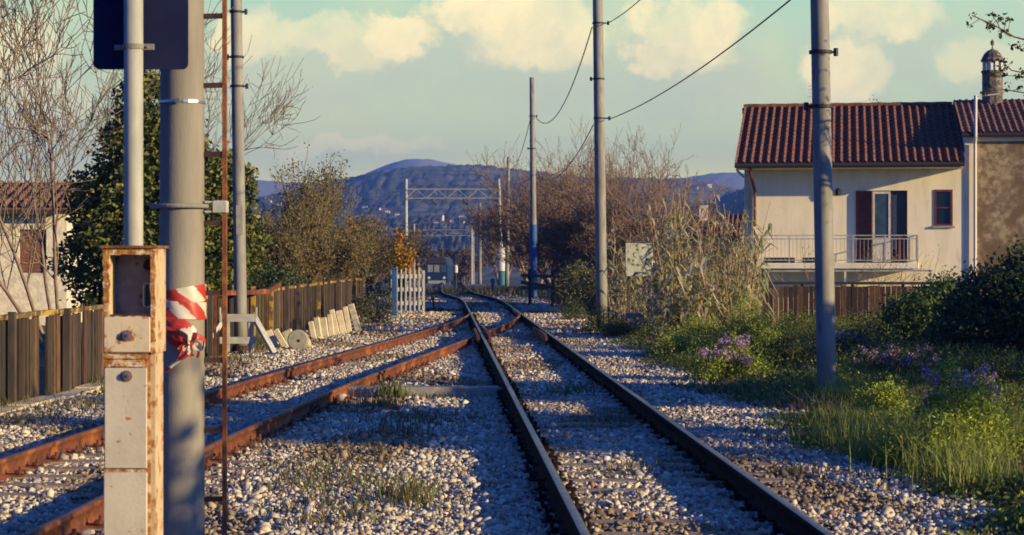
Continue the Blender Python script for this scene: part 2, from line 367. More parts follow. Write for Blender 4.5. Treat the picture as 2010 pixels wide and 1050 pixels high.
# hills: crest lines given as (px, py) at a distance
def hill(name, crest, D, depth, zb, material, rough, seed):
    r = np.random.default_rng(seed)
    px = np.array([c[0] for c in crest]); py = np.array([c[1] for c in crest])
    a = np.linspace(px[0], px[-1], 620); top = CZ + (503 - np.interp(a, px, py)) / F * D
    k = np.hanning(15); k /= k.sum(); top = np.convolve(np.pad(top, 7, 'edge'), k, 'valid')
    ts = np.concatenate([np.linspace(0, 1, 46), np.linspace(1.06, 1.6, 5)])
    A, T = np.meshgrid(a, ts)
    dist = D - depth + depth * T
    sh = np.where(T <= 1, smooth(T) * .75 + T * .25, 1 - (T - 1) * 1.2)
    Z = zb + (top[None, :] - zb) * sh
    X = (A - 1005) / F * dist
    def fb(s, amp):
        z = np.zeros_like(X)
        for o in range(5):
            ph = r.uniform(0, 6.28, 4); fr = s * 1.9 ** o
            z += amp / 1.7 ** o * np.sin(X * fr + ph[0] + 1.3 * np.sin(dist * fr * .7 + ph[1])) * np.cos(dist * fr * .8 + ph[2] + np.sin(X * fr * .6 + ph[3]))
        return z
    Z = Z + fb(.006 * 2200 / D, rough) * np.minimum(1, T * 2) * np.where(T > .85, np.clip((1.1 - T) * 4, .2, 1), 1) + r.normal(0, rough * .16, X.shape) * (T > .3)
    V = np.stack([X, dist, Z], -1).reshape(-1, 3); n = len(a); i = np.arange(len(ts) - 1)[:, None] * n + np.arange(n - 1)[None, :]
    o = raw(name, V, [np.stack([i, i + 1, i + n + 1, i + n], -1).reshape(-1, 4)], material); o['kind'] = 'structure'; return o
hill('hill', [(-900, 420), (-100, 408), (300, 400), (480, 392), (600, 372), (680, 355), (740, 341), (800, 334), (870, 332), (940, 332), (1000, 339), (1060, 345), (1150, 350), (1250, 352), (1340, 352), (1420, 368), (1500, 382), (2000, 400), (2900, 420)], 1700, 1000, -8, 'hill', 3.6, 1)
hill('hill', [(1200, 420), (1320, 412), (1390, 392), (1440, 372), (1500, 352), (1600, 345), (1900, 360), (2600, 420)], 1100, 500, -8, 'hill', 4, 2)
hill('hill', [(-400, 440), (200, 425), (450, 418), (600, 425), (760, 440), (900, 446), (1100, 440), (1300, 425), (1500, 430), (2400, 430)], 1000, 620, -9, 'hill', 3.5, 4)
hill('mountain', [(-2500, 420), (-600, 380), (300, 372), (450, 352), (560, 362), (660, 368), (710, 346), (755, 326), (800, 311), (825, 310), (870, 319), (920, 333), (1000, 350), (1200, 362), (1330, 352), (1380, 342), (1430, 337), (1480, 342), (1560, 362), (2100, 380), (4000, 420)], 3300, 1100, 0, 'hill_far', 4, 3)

# ---------------------------------------------------------------- railway
def rail_mesh(xf, y0, y1, mats, name, parent, step=.8, h=.16):
    ys = np.arange(y0, y1 + .001, step); xs_ = xf(ys); zs = gz(xs_, ys)
    prof = [(-.07, 0), (.07, 0), (.07, .012), (.012, .034), (.012, .115), (.036, .125), (.036, .152), (.028, h), (-.028, h), (-.036, .152), (-.036, .125), (-.012, .115), (-.012, .034), (-.07, .012)]
    n = len(prof); t = np.gradient(xs_, ys); L = np.sqrt(1 + t * t)
    V = np.array([(x + u / l, y - u * tt / l, z + w) for x, y, z, tt, l in zip(xs_, ys, zs, t, L) for (u, w) in prof])
    i = np.arange(len(ys) - 1)[:, None] * n; j = np.arange(n)[None, :]; j2 = (j + 1) % n
    Fq = np.stack([i + j, i + j2, i + n + j2, i + n + j], -1)
    mi = np.zeros(Fq.shape[:2], int); mi[:, 7] = 1
    ends = [np.array([list(range(n))[::-1]]), np.array([list(range((len(ys) - 1) * n, len(ys) * n))])]
    return raw(name, V, [Fq.reshape(-1, 4)] + ends, mats, parent=parent, mi=np.concatenate([mi.ravel(), [0, 0]]))

def fastening_mb():
    f = MB(); f.box(-.16, .16, -.075, .075, 0, .014)
    for sx in (-1, 1):
        f.bbox(sx * .105 - .025, sx * .105 + .025, -.035, .035, .014, .045, .008); f.tube([(sx * .12, 0, .04), (sx * .12, 0, .075)], .014, 6)
    return f
def railway(name, label, centre, half, y0, y1, sy1, mats, smat, rail_fns, rng_seed):
    t = empty(name, (0, 0, 0), 0, label, 'railway track')
    for fn, a, b in rail_fns: rail_mesh(fn, a, b, mats, 'rail', t)
    rr = random.Random(rng_seed)
    s = MB(); s.bbox(-1.25, 1.25, -.12, .12, -.14, 0, .015); first = None
    y = y0
    while y < sy1:
        c = float(centre(y)); sl_ = float(centre(y + .5) - centre(y - .5))
        if first is None:
            o = s.build('sleeper', smat, t)
            kids = []
            for sx in (-1, 1):
                k = fastening_mb().build('rail_fastening', mats[0], o); k.location = (sx * half, 0, 0); kids.append(k)
            first = (o, kids)
        else:
            o = first[0].copy(); COL.objects.link(o); o.parent = t
            for k0 in first[1]:
                k = k0.copy(); COL.objects.link(k); k.parent = o
        o.location = (c + rr.uniform(-.03, .03), y, .014 + rr.uniform(-.008, .006)); o.rotation_euler = (0, 0, -math.atan(sl_) + rr.uniform(-.008, .008))
        SLEEP.append((c, y)); y += .6
    return t
SLEEP = []
main = railway('railway_track', 'main line with two polished dark rails running straight away from the camera', cm, .7175, 8.0, 300, 67.5, ['dark_rail', 'rail_top'], 'sleeper',
               [(lambda y: cm(y) - .7175, 5, 290), (lambda y: cm(y) + .7175, 5, 290)], 1)
side = railway('railway_track', 'disused side track with two orange rusty rails curving in from the lower left', lambda y: (db(y) + da(y)) / 2, .72, 8.3, 66, 33, ['rust_rail', 'rust_top'], 'sleeper',
               [(db, 5, 40.8), (lambda y: db(y), 42.0, 62.5), (da, 5, 57.5)], 2)
# closure pieces of the turnout
mb = MB()
for y0_, y1_ in ((39.2, 43.6),):
    for sx in (-1, 1):
        P = [(float(cm(y) - .7175) + sx * .115, y, .15) for y in np.linspace(y0_, y1_, 6)]
        for p, q in zip(P[:-1], P[1:]): mb.beam(p, q, .05, .14)
mb.build('wing_rail', 'rust_rail', side)
# check rail by the right running rail
g = MB(); P = [(float(cm(y) + .7175) - .13 - .05 * abs(y - 42.5) / 2.5 * (abs(y - 42.5) > 2), y, .10) for y in np.linspace(39.6, 45.4, 9)]
for p, q in zip(P[:-1], P[1:]): g.beam(p, q, .05, .17)
g.build('check_rail', 'rust_rail', main)
# fishplates (joint bars) where the rusty rails meet end to end
for fn, y in ((da, 33.2), (db, 17.1), (db, 22.9), (da, 21.0)):
    f = MB(); x = float(fn(y)); f.bbox(x - .035, x + .035, y - .3, y + .3, .03, .11, .01)
    for k in (-.2, -.07, .07, .2): f.tube([(x - .06, y + k, .07), (x + .06, y + k, .07)], .016, 6)
    f.build('fishplate', 'rust_dark', side)

# ballast stones
def rocks(n_tab):
    V0 = []; ph = (1 + 5 ** .5) / 2
    for a, b in ((1, ph), (-1, ph), (1, -ph), (-1, -ph)): V0 += [(0, a, b), (a, b, 0), (b, 0, a)]
    V0 = np.array(V0) / math.sqrt(1 + ph * ph)
    Fs = []
    for i_ in range(12):
        for j_ in range(i_ + 1, 12):
            for k_ in range(j_ + 1, 12):
                d = [np.linalg.norm(V0[a_] - V0[b_]) for a_, b_ in ((i_, j_), (j_, k_), (i_, k_))]
                if max(d) < 1.1:
                    f = [i_, j_, k_]
                    if np.dot(np.cross(V0[f[1]] - V0[f[0]], V0[f[2]] - V0[f[0]]), V0[f[0]]) < 0: f = f[::-1]
                    Fs.append(f)
    Fs = np.array(Fs)
    P, S, C = n_tab; n = len(P)
    W = V0[None] * (1 + rng.uniform(-.4, .4, (n, 12, 1)))
    W = W * np.stack([rng.uniform(.8, 1.3, n), rng.uniform(.7, 1.1, n), rng.uniform(.38, .75, n)], -1)[:, None]
    q = rng.normal(size=(n, 4)); q[:, 1:3] *= .5; q /= np.linalg.norm(q, axis=1)[:, None]; w, x, y, z = q.T
    Rm = np.stack([1 - 2 * (y * y + z * z), 2 * (x * y - z * w), 2 * (x * z + y * w), 2 * (x * y + z * w), 1 - 2 * (x * x + z * z), 2 * (y * z - x * w), 2 * (x * z - y * w), 2 * (y * z + x * w), 1 - 2 * (x * x + y * y)], -1).reshape(n, 3, 3)
    W = np.einsum('nij,nkj->nki', Rm, W) * S[:, None, None] + P[:, None]
    FF = (Fs[None] + (np.arange(n) * 12)[:, None, None]).reshape(-1, 3)
    return W.reshape(-1, 3), FF, np.repeat(C, 12, 0)
def stone_tab(y0, y1, dens, s0, s1):
    A = 16.0 * (y1 - y0); n = int(A * dens)
    y = rng.uniform(y0, y1, n); x = rng.uniform(-8, 5, n) * 16 / 13
    keep = (x > edge_l(y) - .25 * rng.random(n)) & (x < edge_r(y) + .45 * rng.random(n) ** 2) & (np.abs(x) < .262 * y + 1.3)
    sy = np.array([s[1] for s in SLEEP]); sx = np.array([s[0] for s in SLEEP])
    x, y = x[keep], y[keep]
    rails = [cm(y) - .7175, cm(y) + .7175]
    k = np.ones(len(x), bool); near = np.zeros(len(x), bool)
    for r_ in rails: k &= np.abs(x - r_) > .085; near |= (np.abs(x - r_ - .22 * (r_ is rails[0])) < .27 + .12 * np.sin(y * 1.3) + .08 * (y < 22) * (r_ is rails[0]))
    for fn, ym in ((db, 62), (da, 57)):
        r_ = fn(y); k &= (np.abs(x - r_) > .085) | (y > ym); near |= (np.abs(x - r_ - .15) < .36 + .15 * np.sin(y * .9)) & (y < ym)
    # on a sleeper close to a rail the timber lies bare
    ph_m = np.abs((y - 8.0 + .3) % .6 - .3) < .125; ph_s = np.abs((y - 8.3 + .3) % .6 - .3) < .125
    onm = (np.abs(x - cm(y)) < 1.25) & (y < 67) & ph_m; ons = (np.abs(x - (db(y) + da(y)) / 2) < 1.25) & ph_s & (y < 33)
    k &= ~((onm | ons) & near & (rng.random(len(x)) < .93))
    k &= ~((np.abs(y - 25.5 - .02 * (x + 2)) < .34) & (x > -2.15) & (x < -.08))
    x, y, near = x[k], y[k], near[k]; n = len(x)
    S = (s0 + (s1 - s0) * rng.random(n) ** 1.4) * np.where(rng.random(n) < .05, 1.6, 1)
    Z = gz(x, y) + S * rng.uniform(-.1, .55, n) - .005
    pal = np.array([(.64, .57, .41), (.54, .48, .36), (.42, .38, .30), (.68, .61, .46), (.46, .35, .23), (.20, .18, .155), (.35, .20, .12)])
    C = pal[rng.choice(7, n, p=[.22, .19, .17, .12, .10, .16, .04])] * rng.uniform(.8, 1.15, (n, 1))
    dr = np.minimum.reduce([np.abs(x - cm(y) + .7175), np.abs(x - cm(y) - .7175), np.abs(x - db(y)), np.abs(x - da(y))])
    rustf = np.clip(1 - dr / .28, 0, 1)[:, None] * .6
    C = C * (1 - rustf) + np.array([(.20, .11, .06)]) * rustf
    # oily, soiled patches
    d_ = (np.sin(x * 1.9 + 1.3 * np.sin(y * .45)) * np.sin(y * .62 + x * .5) > .45)[:, None]
    C = np.where(d_, C * np.array([[.62, .55, .46]]), C * 1.1)
    return np.stack([x, y, Z], -1), S, C
tabs = [stone_tab(9, 24, 760, .012, .033), stone_tab(24, 45, 330, .017, .037), stone_tab(45, 90, 85, .03, .055)]
tab = tuple(np.concatenate([t[i] for t in tabs]) for i in range(3))
V, Fr, C = rocks(tab)
tag(raw('gravel', V, [Fr], 'stone', C), 'pale crushed stone ballast scattered between and beside the rails', 'gravel', kind='stuff')

# ---------------------------------------------------------------- vegetation helpers
def segs_mesh(S, sides=3):
    """S: list of (p0,p1,r0,r1) -> verts, quads"""
    P0 = np.array([s[0] for s in S]); P1 = np.array([s[1] for s in S]); r0 = np.array([s[2] for s in S]); r1 = np.array([s[3] for s in S])
    d = P1 - P0; d /= np.linalg.norm(d, axis=1)[:, None] + 1e-9
    up = np.where(np.abs(d[:, 2:3]) < .9, np.array([[0, 0, 1.]]), np.array([[1., 0, 0]]))
    a = np.cross(d, up); a /= np.linalg.norm(a, axis=1)[:, None]; b = np.cross(a, d)
    V = []
    for P, r_ in ((P0, r0), (P1, r1)):
        for k in range(sides):
            t = 2 * math.pi * k / sides; V.append(P + (a * math.cos(t) + b * math.sin(t)) * r_[:, None])
    V = np.stack(V, 1); n = len(S); base = (np.arange(n) * 2 * sides)[:, None]
    Fq = np.concatenate([base + np.array([[k, (k + 1) % sides, sides + (k + 1) % sides, sides + k]]) for k in range(sides)])
    return V.reshape(-1, 3), Fq
def grow(r, p, d, L, rad, depth, S, tips, wob=.18, kids=(3, 5), up=.12, spread=(.35, .9), shrink=(.5, .75), minr=.004):
    n = 4 if depth > 1 else 3; q = Vector(p); d = Vector(d).normalized(); pts = [(q.copy(), d.copy())]
    for i in range(n):
        d = (d + Vector((r.gauss(0, wob), r.gauss(0, wob), r.gauss(0, wob) + up))).normalized()
        q2 = q + d * L / n; ra = max(minr, rad * (1 - .6 * i / n)); rb = max(minr * .8, rad * (1 - .6 * (i + 1) / n))
        S.append((tuple(q), tuple(q2), ra, rb)); q = q2; pts.append((q.copy(), d.copy()))
    if depth == 0: tips.append((tuple(q), tuple(d))); return
    for k in range(r.randint(*kids)):
        i = r.randint(1 if depth > 1 else 0, n); bp, bd = pts[i]
        ax = Vector((r.gauss(0, 1), r.gauss(0, 1), r.gauss(0, .6))); ax = (ax - bd * ax.dot(bd)).normalized()
        an = r.uniform(*spread); nd = bd * math.cos(an) + ax * math.sin(an)
        grow(r, bp, nd, L * r.uniform(*shrink), max(minr, rad * (1 - .55 * i / n) * .62), depth - 1, S, tips, wob, kids, up, spread, shrink, minr)
    grow(r, q, d, L * r.uniform(*shrink), max(minr, rad * .4), depth - 1, S, tips, wob, kids, up, spread, shrink, minr)
def leaf_quads(P, size, pal, jit=.25, flat=0., w=.6):
    n = len(P); a = rng.normal(size=(n, 3)); a[:, 2] *= (1 - flat); a /= np.linalg.norm(a, axis=1)[:, None]
    b = rng.normal(size=(n, 3)); b -= a * (a * b).sum(1)[:, None]; b /= np.linalg.norm(b, axis=1)[:, None]
    s = size * rng.uniform(.6, 1.3, (n, 1)) * .5
    V = np.stack([P - a * s, P + b * s * w, P + a * s, P - b * s * w], 1).reshape(-1, 3)
    C = np.array(pal)[rng.integers(0, len(pal), n)] * rng.uniform(1 - jit, 1 + jit, (n, 1))
    return V, np.arange(4 * n).reshape(n, 4), np.repeat(C, 4, 0)
def bare_tree(name, label, base, h, rad, depth, seed, bark, stems=1, lean=(0, 0), fan=.35, leafpal=None, leafn=2, leafsize=.06, group=None, cat='tree', crown='crown', minr=.006, kids=(3, 5), L0=.42, up=.12):
    r = random.Random(seed); root = empty(name, base, 0, label, cat, group); S = []; T = []; trunk = []; tt = []
    for k in range(stems):
        a = 2 * math.pi * k / max(1, stems) + r.uniform(-.4, .4)
        d = Vector((lean[0] + (math.cos(a) * fan if stems > 1 else 0), lean[1] + (math.sin(a) * fan if stems > 1 else 0), 1)).normalized()
        q = Vector((math.cos(a) * .1 * (stems > 1), math.sin(a) * .1 * (stems > 1), -.15)); rd = rad; n = 5; TL = h * L0
        for i in range(n):
            d = (d + Vector((r.gauss(0, .07), r.gauss(0, .07), .05))).normalized(); q2 = q + d * TL / n
            trunk.append((tuple(q), tuple(q2), rd, rd * .88)); rd *= .88; q = q2
            if i >= 1:
                for _ in range(r.randint(1, 2)):
                    an = r.uniform(.5, 1.1); ph = r.uniform(0, 6.28); nd = Vector((math.cos(ph) * math.sin(an), math.sin(ph) * math.sin(an), math.cos(an)))
                    grow(r, q, (nd + d * .5), h * .24 * r.uniform(.7, 1.15), rd * .5, depth - 1, S, T, kids=kids, minr=minr, up=up)
        for _ in range(3): grow(r, q, d + Vector((r.gauss(0, .35), r.gauss(0, .35), 0)), h * .27 * r.uniform(.8, 1.1), rd * .65, depth, S, T, kids=kids, minr=minr, up=up)
    V, Fq = segs_mesh(trunk, 7); raw('trunk', V, [Fq], bark, parent=root)
    V, Fq = segs_mesh(S, 3); raw('branches', V, [Fq], bark, parent=root)
    if leafpal:
        P = np.array([t[0] for t in T]); P = np.repeat(P, leafn, 0) + rng.normal(0, .09, (len(P) * leafn, 3))
        V, Fq, C = leaf_quads(P, leafsize, leafpal); raw('crown', V, [Fq], 'leaf', C, parent=root)
    return root
def cloud_points(n, lobes):
    """points scattered through and mostly near the surface of ellipsoid lobes: (cx,cy,cz,rx,ry,rz)"""
    w = np.array([l[3] * l[4] + l[5] * l[3] for l in lobes]); k = rng.choice(len(lobes), n, p=w / w.sum()); L = np.array(lobes)[k]
    d = rng.normal(size=(n, 3)); d /= np.linalg.norm(d, axis=1)[:, None]
    rr = 1 - np.abs(rng.normal(0, .22, (n, 1))); rr = np.clip(rr, .1, 1.12)
    bumpy = 1 + .12 * np.sin(d[:, :1] * 7 + k[:, None]) * np.cos(d[:, 2:] * 6)
    return L[:, :3] + d * L[:, 3:] * rr * bumpy
def bush(name, label, base, lobes, n, size, pal, material='leaf', cat='bush', group=None, stemn=14, flowers=None, w=.6, stem='bark_olive'):
    root = empty(name, base, 0, label, cat, group); P = cloud_points(n, lobes); P = P[P[:, 2] > .0]
    # clump the leaves so gaps open between sprays
    cen = P[rng.integers(0, len(P), max(12, len(P) // 60))]; pick = rng.integers(0, len(cen), len(P))
    m = rng.random(len(P)) < .55; P[m] = cen[pick[m]] + rng.normal(0, size * 1.6, (m.sum(), 3))
    V, Fq, C = leaf_quads(P, size, pal, w=w); raw('foliage', V, [Fq], material, C, parent=root)
    S = []; L = np.array(lobes); r = random.Random(int(abs(base[0]) * 97 + base[1]))
    for k in range(stemn):
        l = L[k % len(L)]; tip = Vector((l[0] + r.uniform(-.6, .6) * l[3], l[1] + r.uniform(-.6, .6) * l[4], l[2] + r.uniform(0, .7) * l[5])); b0 = Vector((l[0] * .5 + r.uniform(-.1, .1), l[1] * .5, -.05)); mid = (b0 + tip) / 2 + Vector((r.uniform(-.1, .1), r.uniform(-.1, .1), .1))
        rr_ = .012 + .004 * l[5]; S += [(tuple(b0), tuple(mid), rr_, rr_ * .8), (tuple(mid), tuple(tip), rr_ * .8, rr_ * .3)]
    V, Fq = segs_mesh(S, 4); raw('stem', V, [Fq], stem, parent=root)
    if flowers:
        fn, fs, fp = flowers; P = cloud_points(600, [(l[0], l[1], l[2] + l[5] * .15, l[3] * 1.02, l[4] * 1.02, l[5] * .98) for l in lobes]); P = P[P[:, 2] > L[:, 2].mean() + .3 * L[:, 5].mean()]; P = P[:max(14, len(P) // 8)]
        P = P[rng.integers(0, len(P), fn)] + rng.normal(0, .038, (fn, 3))
        V, Fq, C = leaf_quads(P, fs, fp, w=.8); raw('flowers', V, [Fq], 'leaf', C, parent=root)
    return root
def blades(X, Y, Zb, H, W, pal, lean=.35):
    n = len(X); a = rng.uniform(0, 6.28, n); dx, dy = np.cos(a), np.sin(a); la = rng.uniform(0, 6.28, n); ll = H * rng.uniform(.05, lean, n)
    lx, ly = np.cos(la) * ll, np.sin(la) * ll; w = W * rng.uniform(.6, 1.3, n) / 2
    V = np.stack([np.stack([X - dx * w, Y - dy * w, Zb], -1), np.stack([X + dx * w, Y + dy * w, Zb], -1),
                  np.stack([X + lx * .35 + dx * w * .8, Y + ly * .35 + dy * w * .8, Zb + H * .6], -1), np.stack([X + lx * .35 - dx * w * .8, Y + ly * .35 - dy * w * .8, Zb + H * .6], -1),
                  np.stack([X + lx, Y + ly, Zb + H * .97], -1)], 1).reshape(-1, 3)
    b = (np.arange(n) * 5)[:, None]; C = np.array(pal)[rng.integers(0, len(pal), n)] * rng.uniform(.7, 1.25, (n, 1))
    return V, b + np.array([[0, 1, 2, 3]]), b + np.array([[3, 2, 4]]), np.repeat(C, 5, 0)

# ---------------------------------------------------------------- houses
def wall_with_holes(mb, x0, x1, z0, z1, holes, y=0.0, t=.3, mi=0):
    xs_ = sorted({x0, x1, *[h[0] for h in holes], *[h[1] for h in holes]}); zs_ = sorted({z0, z1, *[h[2] for h in holes], *[h[3] for h in holes]})
    for a, b in zip(xs_[:-1], xs_[1:]):
        runs = []
        for c, d in zip(zs_[:-1], zs_[1:]):
            if any(h[0] <= (a + b) / 2 <= h[1] and h[2] <= (c + d) / 2 <= h[3] for h in holes): runs.append(None)
            else:
                if runs and runs[-1]: runs[-1][1] = d
                else: runs.append([c, d])
        for r_ in runs:
            if r_: mb.add([(a, y, r_[0]), (b, y, r_[0]), (b, y, r_[1]), (a, y, r_[1])], [(0, 1, 2, 3)], mi)
    for (a, b, c, d) in holes:   # reveals
        mb.add([(a, y, c), (b, y, c), (b, y, d), (a, y, d), (a, y + t, c), (b, y + t, c), (b, y + t, d), (a, y + t, d)], [(0, 4, 5, 1), (1, 5, 6, 2), (2, 6, 7, 3), (3, 7, 4, 0)], mi)
def tiled_roof(E0, E1, R0, R1, name, material, parent, pitch=.235, rows=14, th=.05, amp=.06):
    """corrugated clay tile slope between eave points E0-E1 and ridge points R0-R1, with courses that step"""
    E0, E1, R0, R1 = map(Vector, (E0, E1, R0, R1)); n = (E1 - E0).cross(R0 - E0).normalized()
    if n.z < 0: n = -n
    cols = int((E1 - E0).length / pitch) * 6; V = []; C = []
    us_ = np.linspace(0, 1, cols + 1); prof = [max(math.cos(u_ * cols / 6 * 2 * math.pi), -.35) * amp for u_ in us_]
    rows_t = []
    for r_ in range(rows):
        rows_t += [(r_ / rows, .030), ((r_ + .985) / rows, .0)]
    rj = random.Random(len(name) + cols)
    for (t, lift) in rows_t:
        for u_, p in zip(us_, prof):
            V.append(E0.lerp(E1, u_).lerp(R0.lerp(R1, u_), t) + n * (p + lift + rj.uniform(-.004, .004)))
    m = cols + 1; k = len(rows_t); top = len(V)
    Fs = [(i * m + j, i * m + j + 1, (i + 1) * m + j + 1, (i + 1) * m + j) for i in range(k - 1) for j in range(cols)]
    for P in (E0, E1, R1, R0): V.append(P - n * th)
    a, b, c, d = top, top + 1, top + 2, top + 3
    mb = MB(); mb.add(V, Fs + [(a, d, c, b)]); 
    mb.add([E0 - n * th, E1 - n * th, E1, E0], [(0, 1, 2, 3)]); mb.add([E0 - n * th, E0, R0, R0 - n * th], [(0, 1, 2, 3)]); mb.add([E1, E1 - n * th, R1 - n * th, R1], [(0, 1, 2, 3)])
    return mb.build(name, material, parent)

HR = R(9); hc, hs = math.cos(HR), math.sin(HR); HX, HY, HZ = 7.26, 60.0, -1.4
def lx(px, yl=0.0):
    t = (px - 1005) / F; return (t * (HY + hc * yl) - HX - hs * yl) / (hc + t * hs)
def lz(py, x, yl=0.0): return CZ + (503 - py) / F * (HY - hs * x + hc * yl) - HZ
house = empty('house', (HX, HY, HZ), -HR, 'cream two-storey house with balcony, dark red shutters and orange tiled roof', 'house')
W = lx(1893); ze = lz(322, -.4, -1.0); zr = lz(211, .6, 4.2); zw = ze + (zr - ze) * 1.0 / 5.2 - .06
fl = lz(516, 3, -.6)
D0, D1, DT = lx(1680), lx(1781), lz(374, 3.6)
N0, N1, NB, NT = lx(1834), lx(1870), lz(443, 5.7), lz(372, 5.7)
mb = MB(); wall_with_holes(mb, 0, W, 0, zw, [(D0, D1, fl, DT), (N0, N1, NB, NT)])
mb.add([(0, 0, 0), (0, 8.4, 0), (0, 8.4, zw), (0, 4.2, zr - .08), (0, 0, zw)], [(4, 3, 2, 1, 0)])
mb.add([(W, 0, 0), (W, 8.4, 0), (W, 8.4, zw), (W, 4.2, zr - .08), (W, 0, zw)], [(0, 1, 2, 3, 4)])
mb.add([(0, 8.4, 0), (W, 8.4, 0), (W, 8.4, zw), (0, 8.4, zw)], [(3, 2, 1, 0)])
mb.build('wall', 'wall_cream', house)
mb = MB(); mb.box(-.27, -.002, .35, 6, 0, zw + .2); mb.build('side_wing', 'wall_cream', house)
rf = tiled_roof((-.50, -1.0, ze), (W - .05, -1.0, ze), (-.42, 4.2, zr), (W - .05, 4.2, zr), 'roof', 'tile', house, rows=15)
b = MB(); b.add([(-.5, 4.2, zr), (W - .05, 4.2, zr), (W - .05, 9.2, ze), (-.5, 9.2, ze), (-.5, 4.2, zr - .08), (W - .05, 4.2, zr - .08), (W - .05, 9.2, ze - .08), (-.5, 9.2, ze - .08)], [(0, 1, 2, 3), (4, 7, 6, 5), (0, 3, 7, 4), (1, 5, 6, 2)]); b.build('rear_slope', 'tile', rf)
b = MB(); b.tube([(-.45 + k * (W + .35) / 20, 4.2, zr + .03 + .012 * (k % 2)) for k in range(21)], .09, 8); b.build('ridge_tiles', 'tile', rf)
b = MB(); b.tube([(-.5, -1.05, ze - .05), (W - .08, -1.05, ze - .05)], .07, 8); b.build('gutter', 'fascia', rf)
b = MB(); b.box(-.46, W - .1, -.98, -.01, ze - .135, ze - .09); b.box(-.47, -.43, -.8, 4.2, ze - .2, ze - .136); b.build('soffit', 'wall_cream', rf)
b = MB(); xp = .06; b.tube([(xp - .1, -1.0, ze - .1), (xp - .1, -.9, ze - .25), (xp, -.1, ze - .75), (xp, -.08, 0)], .045, 8); b.build('downpipe', 'shutter', house)
# french door
door = MB()
for x0, x1 in ((D0, D0 + .05), (D1 - .05, D1)): door.box(x0, x1, .10, .17, fl, DT)
door.box(D0 + .05, D1 - .05, .10, .17, DT - .06, DT); dfr = door.build('balcony_door', 'shutter', house)
b = MB(); b.box(D0 + .05, D1 - .05, .19, .2, fl, DT - .06); b.build('dark_opening', 'glass_dark', dfr)
def shutter(x, z0, z1, w, ang, parent, name='shutter', mat_='shutter'):
    T = Matrix.Translation((x, -.02, 0)) @ Matrix.Rotation(ang, 4, 'Z'); b = MB()
    b.box(0, .06, -.02, .02, z0, z1, T=T); b.box(w - .06, w, -.02, .02, z0, z1, T=T)
    for z in (z0, (z0 + z1) / 2, z1 - .09): b.box(.06, w - .06, -.02, .02, z, z + .09, T=T)
    z = z0 + .1
    while z < z1 - .12: b.box(.06, w - .06, -.012, .008, z, z + .035, T=T); z += .05
    return b.build(name, mat_, parent)
shutter(D0 + .01, fl + .02, DT - .01, .50, R(-22), dfr)
wx0, wx1 = lx(1713, -.08), lx(1748, -.08); b = MB()
for x0, x1 in ((wx0, wx0 + .06), (wx1 - .06, wx1)): b.box(x0, x1, -.10, -.05, fl + .03, DT - .03)
b.box(wx0 + .06, wx1 - .06, -.10, -.05, fl + .03, fl + .75); b.box(wx0 + .06, wx1 - .06, -.10, -.05, DT - .1, DT - .03); sash = b.build('door_leaf', 'white_paint', dfr)
b = MB(); b.box(wx0 + .06, wx1 - .06, -.08, -.07, fl + .75, DT - .1); b.build('pane', 'glass_teal', sash)
b = MB(); b.box(D1 - .26, D1 - .051, .06, .095, fl + .02, fl + .8); b.box(D1 - .09, D1 - .051, .06, .095, fl + .8, DT - .07); b.box(D1 - .51, D1 - .46, .06, .095, fl + .02, DT - .07); b.build('shutter', 'shutter', dfr)
b = MB(); b.add([(wx1 + .04 + k * .03, .18 + (k % 2) * .006, z) for k in range(6) for z in (fl + .4, DT - .12)], [(2 * k, 2 * k + 2, 2 * k + 3, 2 * k + 1) for k in range(5)]); b.build('curtain', 'concrete', dfr)
# window
b = MB()
for x0, x1 in ((N0, N0 + .06), (N1 - .06, N1)): b.box(x0, x1, -.025, .08, NB, NT)
b.box(N0 + .06, N1 - .06, -.025, .08, NT - .06, NT); b.box(N0 + .06, N1 - .06, -.025, .08, NB, NB + .05); win = b.build('window', 'shutter', house)
b = MB(); b.box(N0 + .06, N1 - .06, .03, .04, NB + .05, NT - .06); b.build('pane', 'glass_dark', win)
b = MB(); b.box(N0 + .06, N1 - .06, .0, .028, (NB + NT) / 2 - .02, (NB + NT) / 2 + .02); b.build('glazing_bar', 'shutter', win)
b = MB(); b.box(N0 - .06, N1 + .06, -.07, .001, NB - .06, NB - .003); b.build('sill', 'concrete', win)
b = MB(); xl_ = lx(1645); zl_ = lz(371, xl_); b.tube([(xl_, -.001, zl_), (xl_, -.12, zl_), (xl_, -.16, zl_ - .05)], .03, 6); b.tube([(xl_, -.17, zl_ - .2), (xl_, -.17, zl_ - .04), (xl_, -.17, zl_)], [.075, .1, .03], 8); b.build('wall_lamp', 'dark_metal', house)
# balcony
B0, B1 = lx(1485, -1.1), lx(1803, -1.1)
b = MB(); b.bbox(B0, B1, -1.15, -.003, fl - .17, fl, .012); bal = b.build('balcony', 'wall_cream', house)
b = MB(); rz_ = lz(462, 3, -1.1)
for z in (rz_, rz_ - .10, fl + .08):
    b.beam((B0 + .03, -1.1, z), (B1 - .03, -1.1, z), .035, .03)
for xx in (B0 + .03, B1 - .03):
    for z in (rz_, fl + .08): b.beam((xx, -1.08, z), (xx, -.02, z), .035, .03)
x = B0 + .03
while x < B1: b.beam((x, -1.1, fl + .08), (x, -1.1, rz_ - .1), .013, .013); x += .115
for k in range(10): b.beam((B1 - .03, -1.05 + k * .11, fl + .08), (B1 - .03, -1.05 + k * .11, rz_), .013, .013)
for k in range(6): xx = B0 + .03 + k * (B1 - B0 - .06) / 5; b.beam((xx, -1.1, fl), (xx, -1.1, rz_ + .02), .04, .04)
b.build('railing', 'grey_paint', bal)
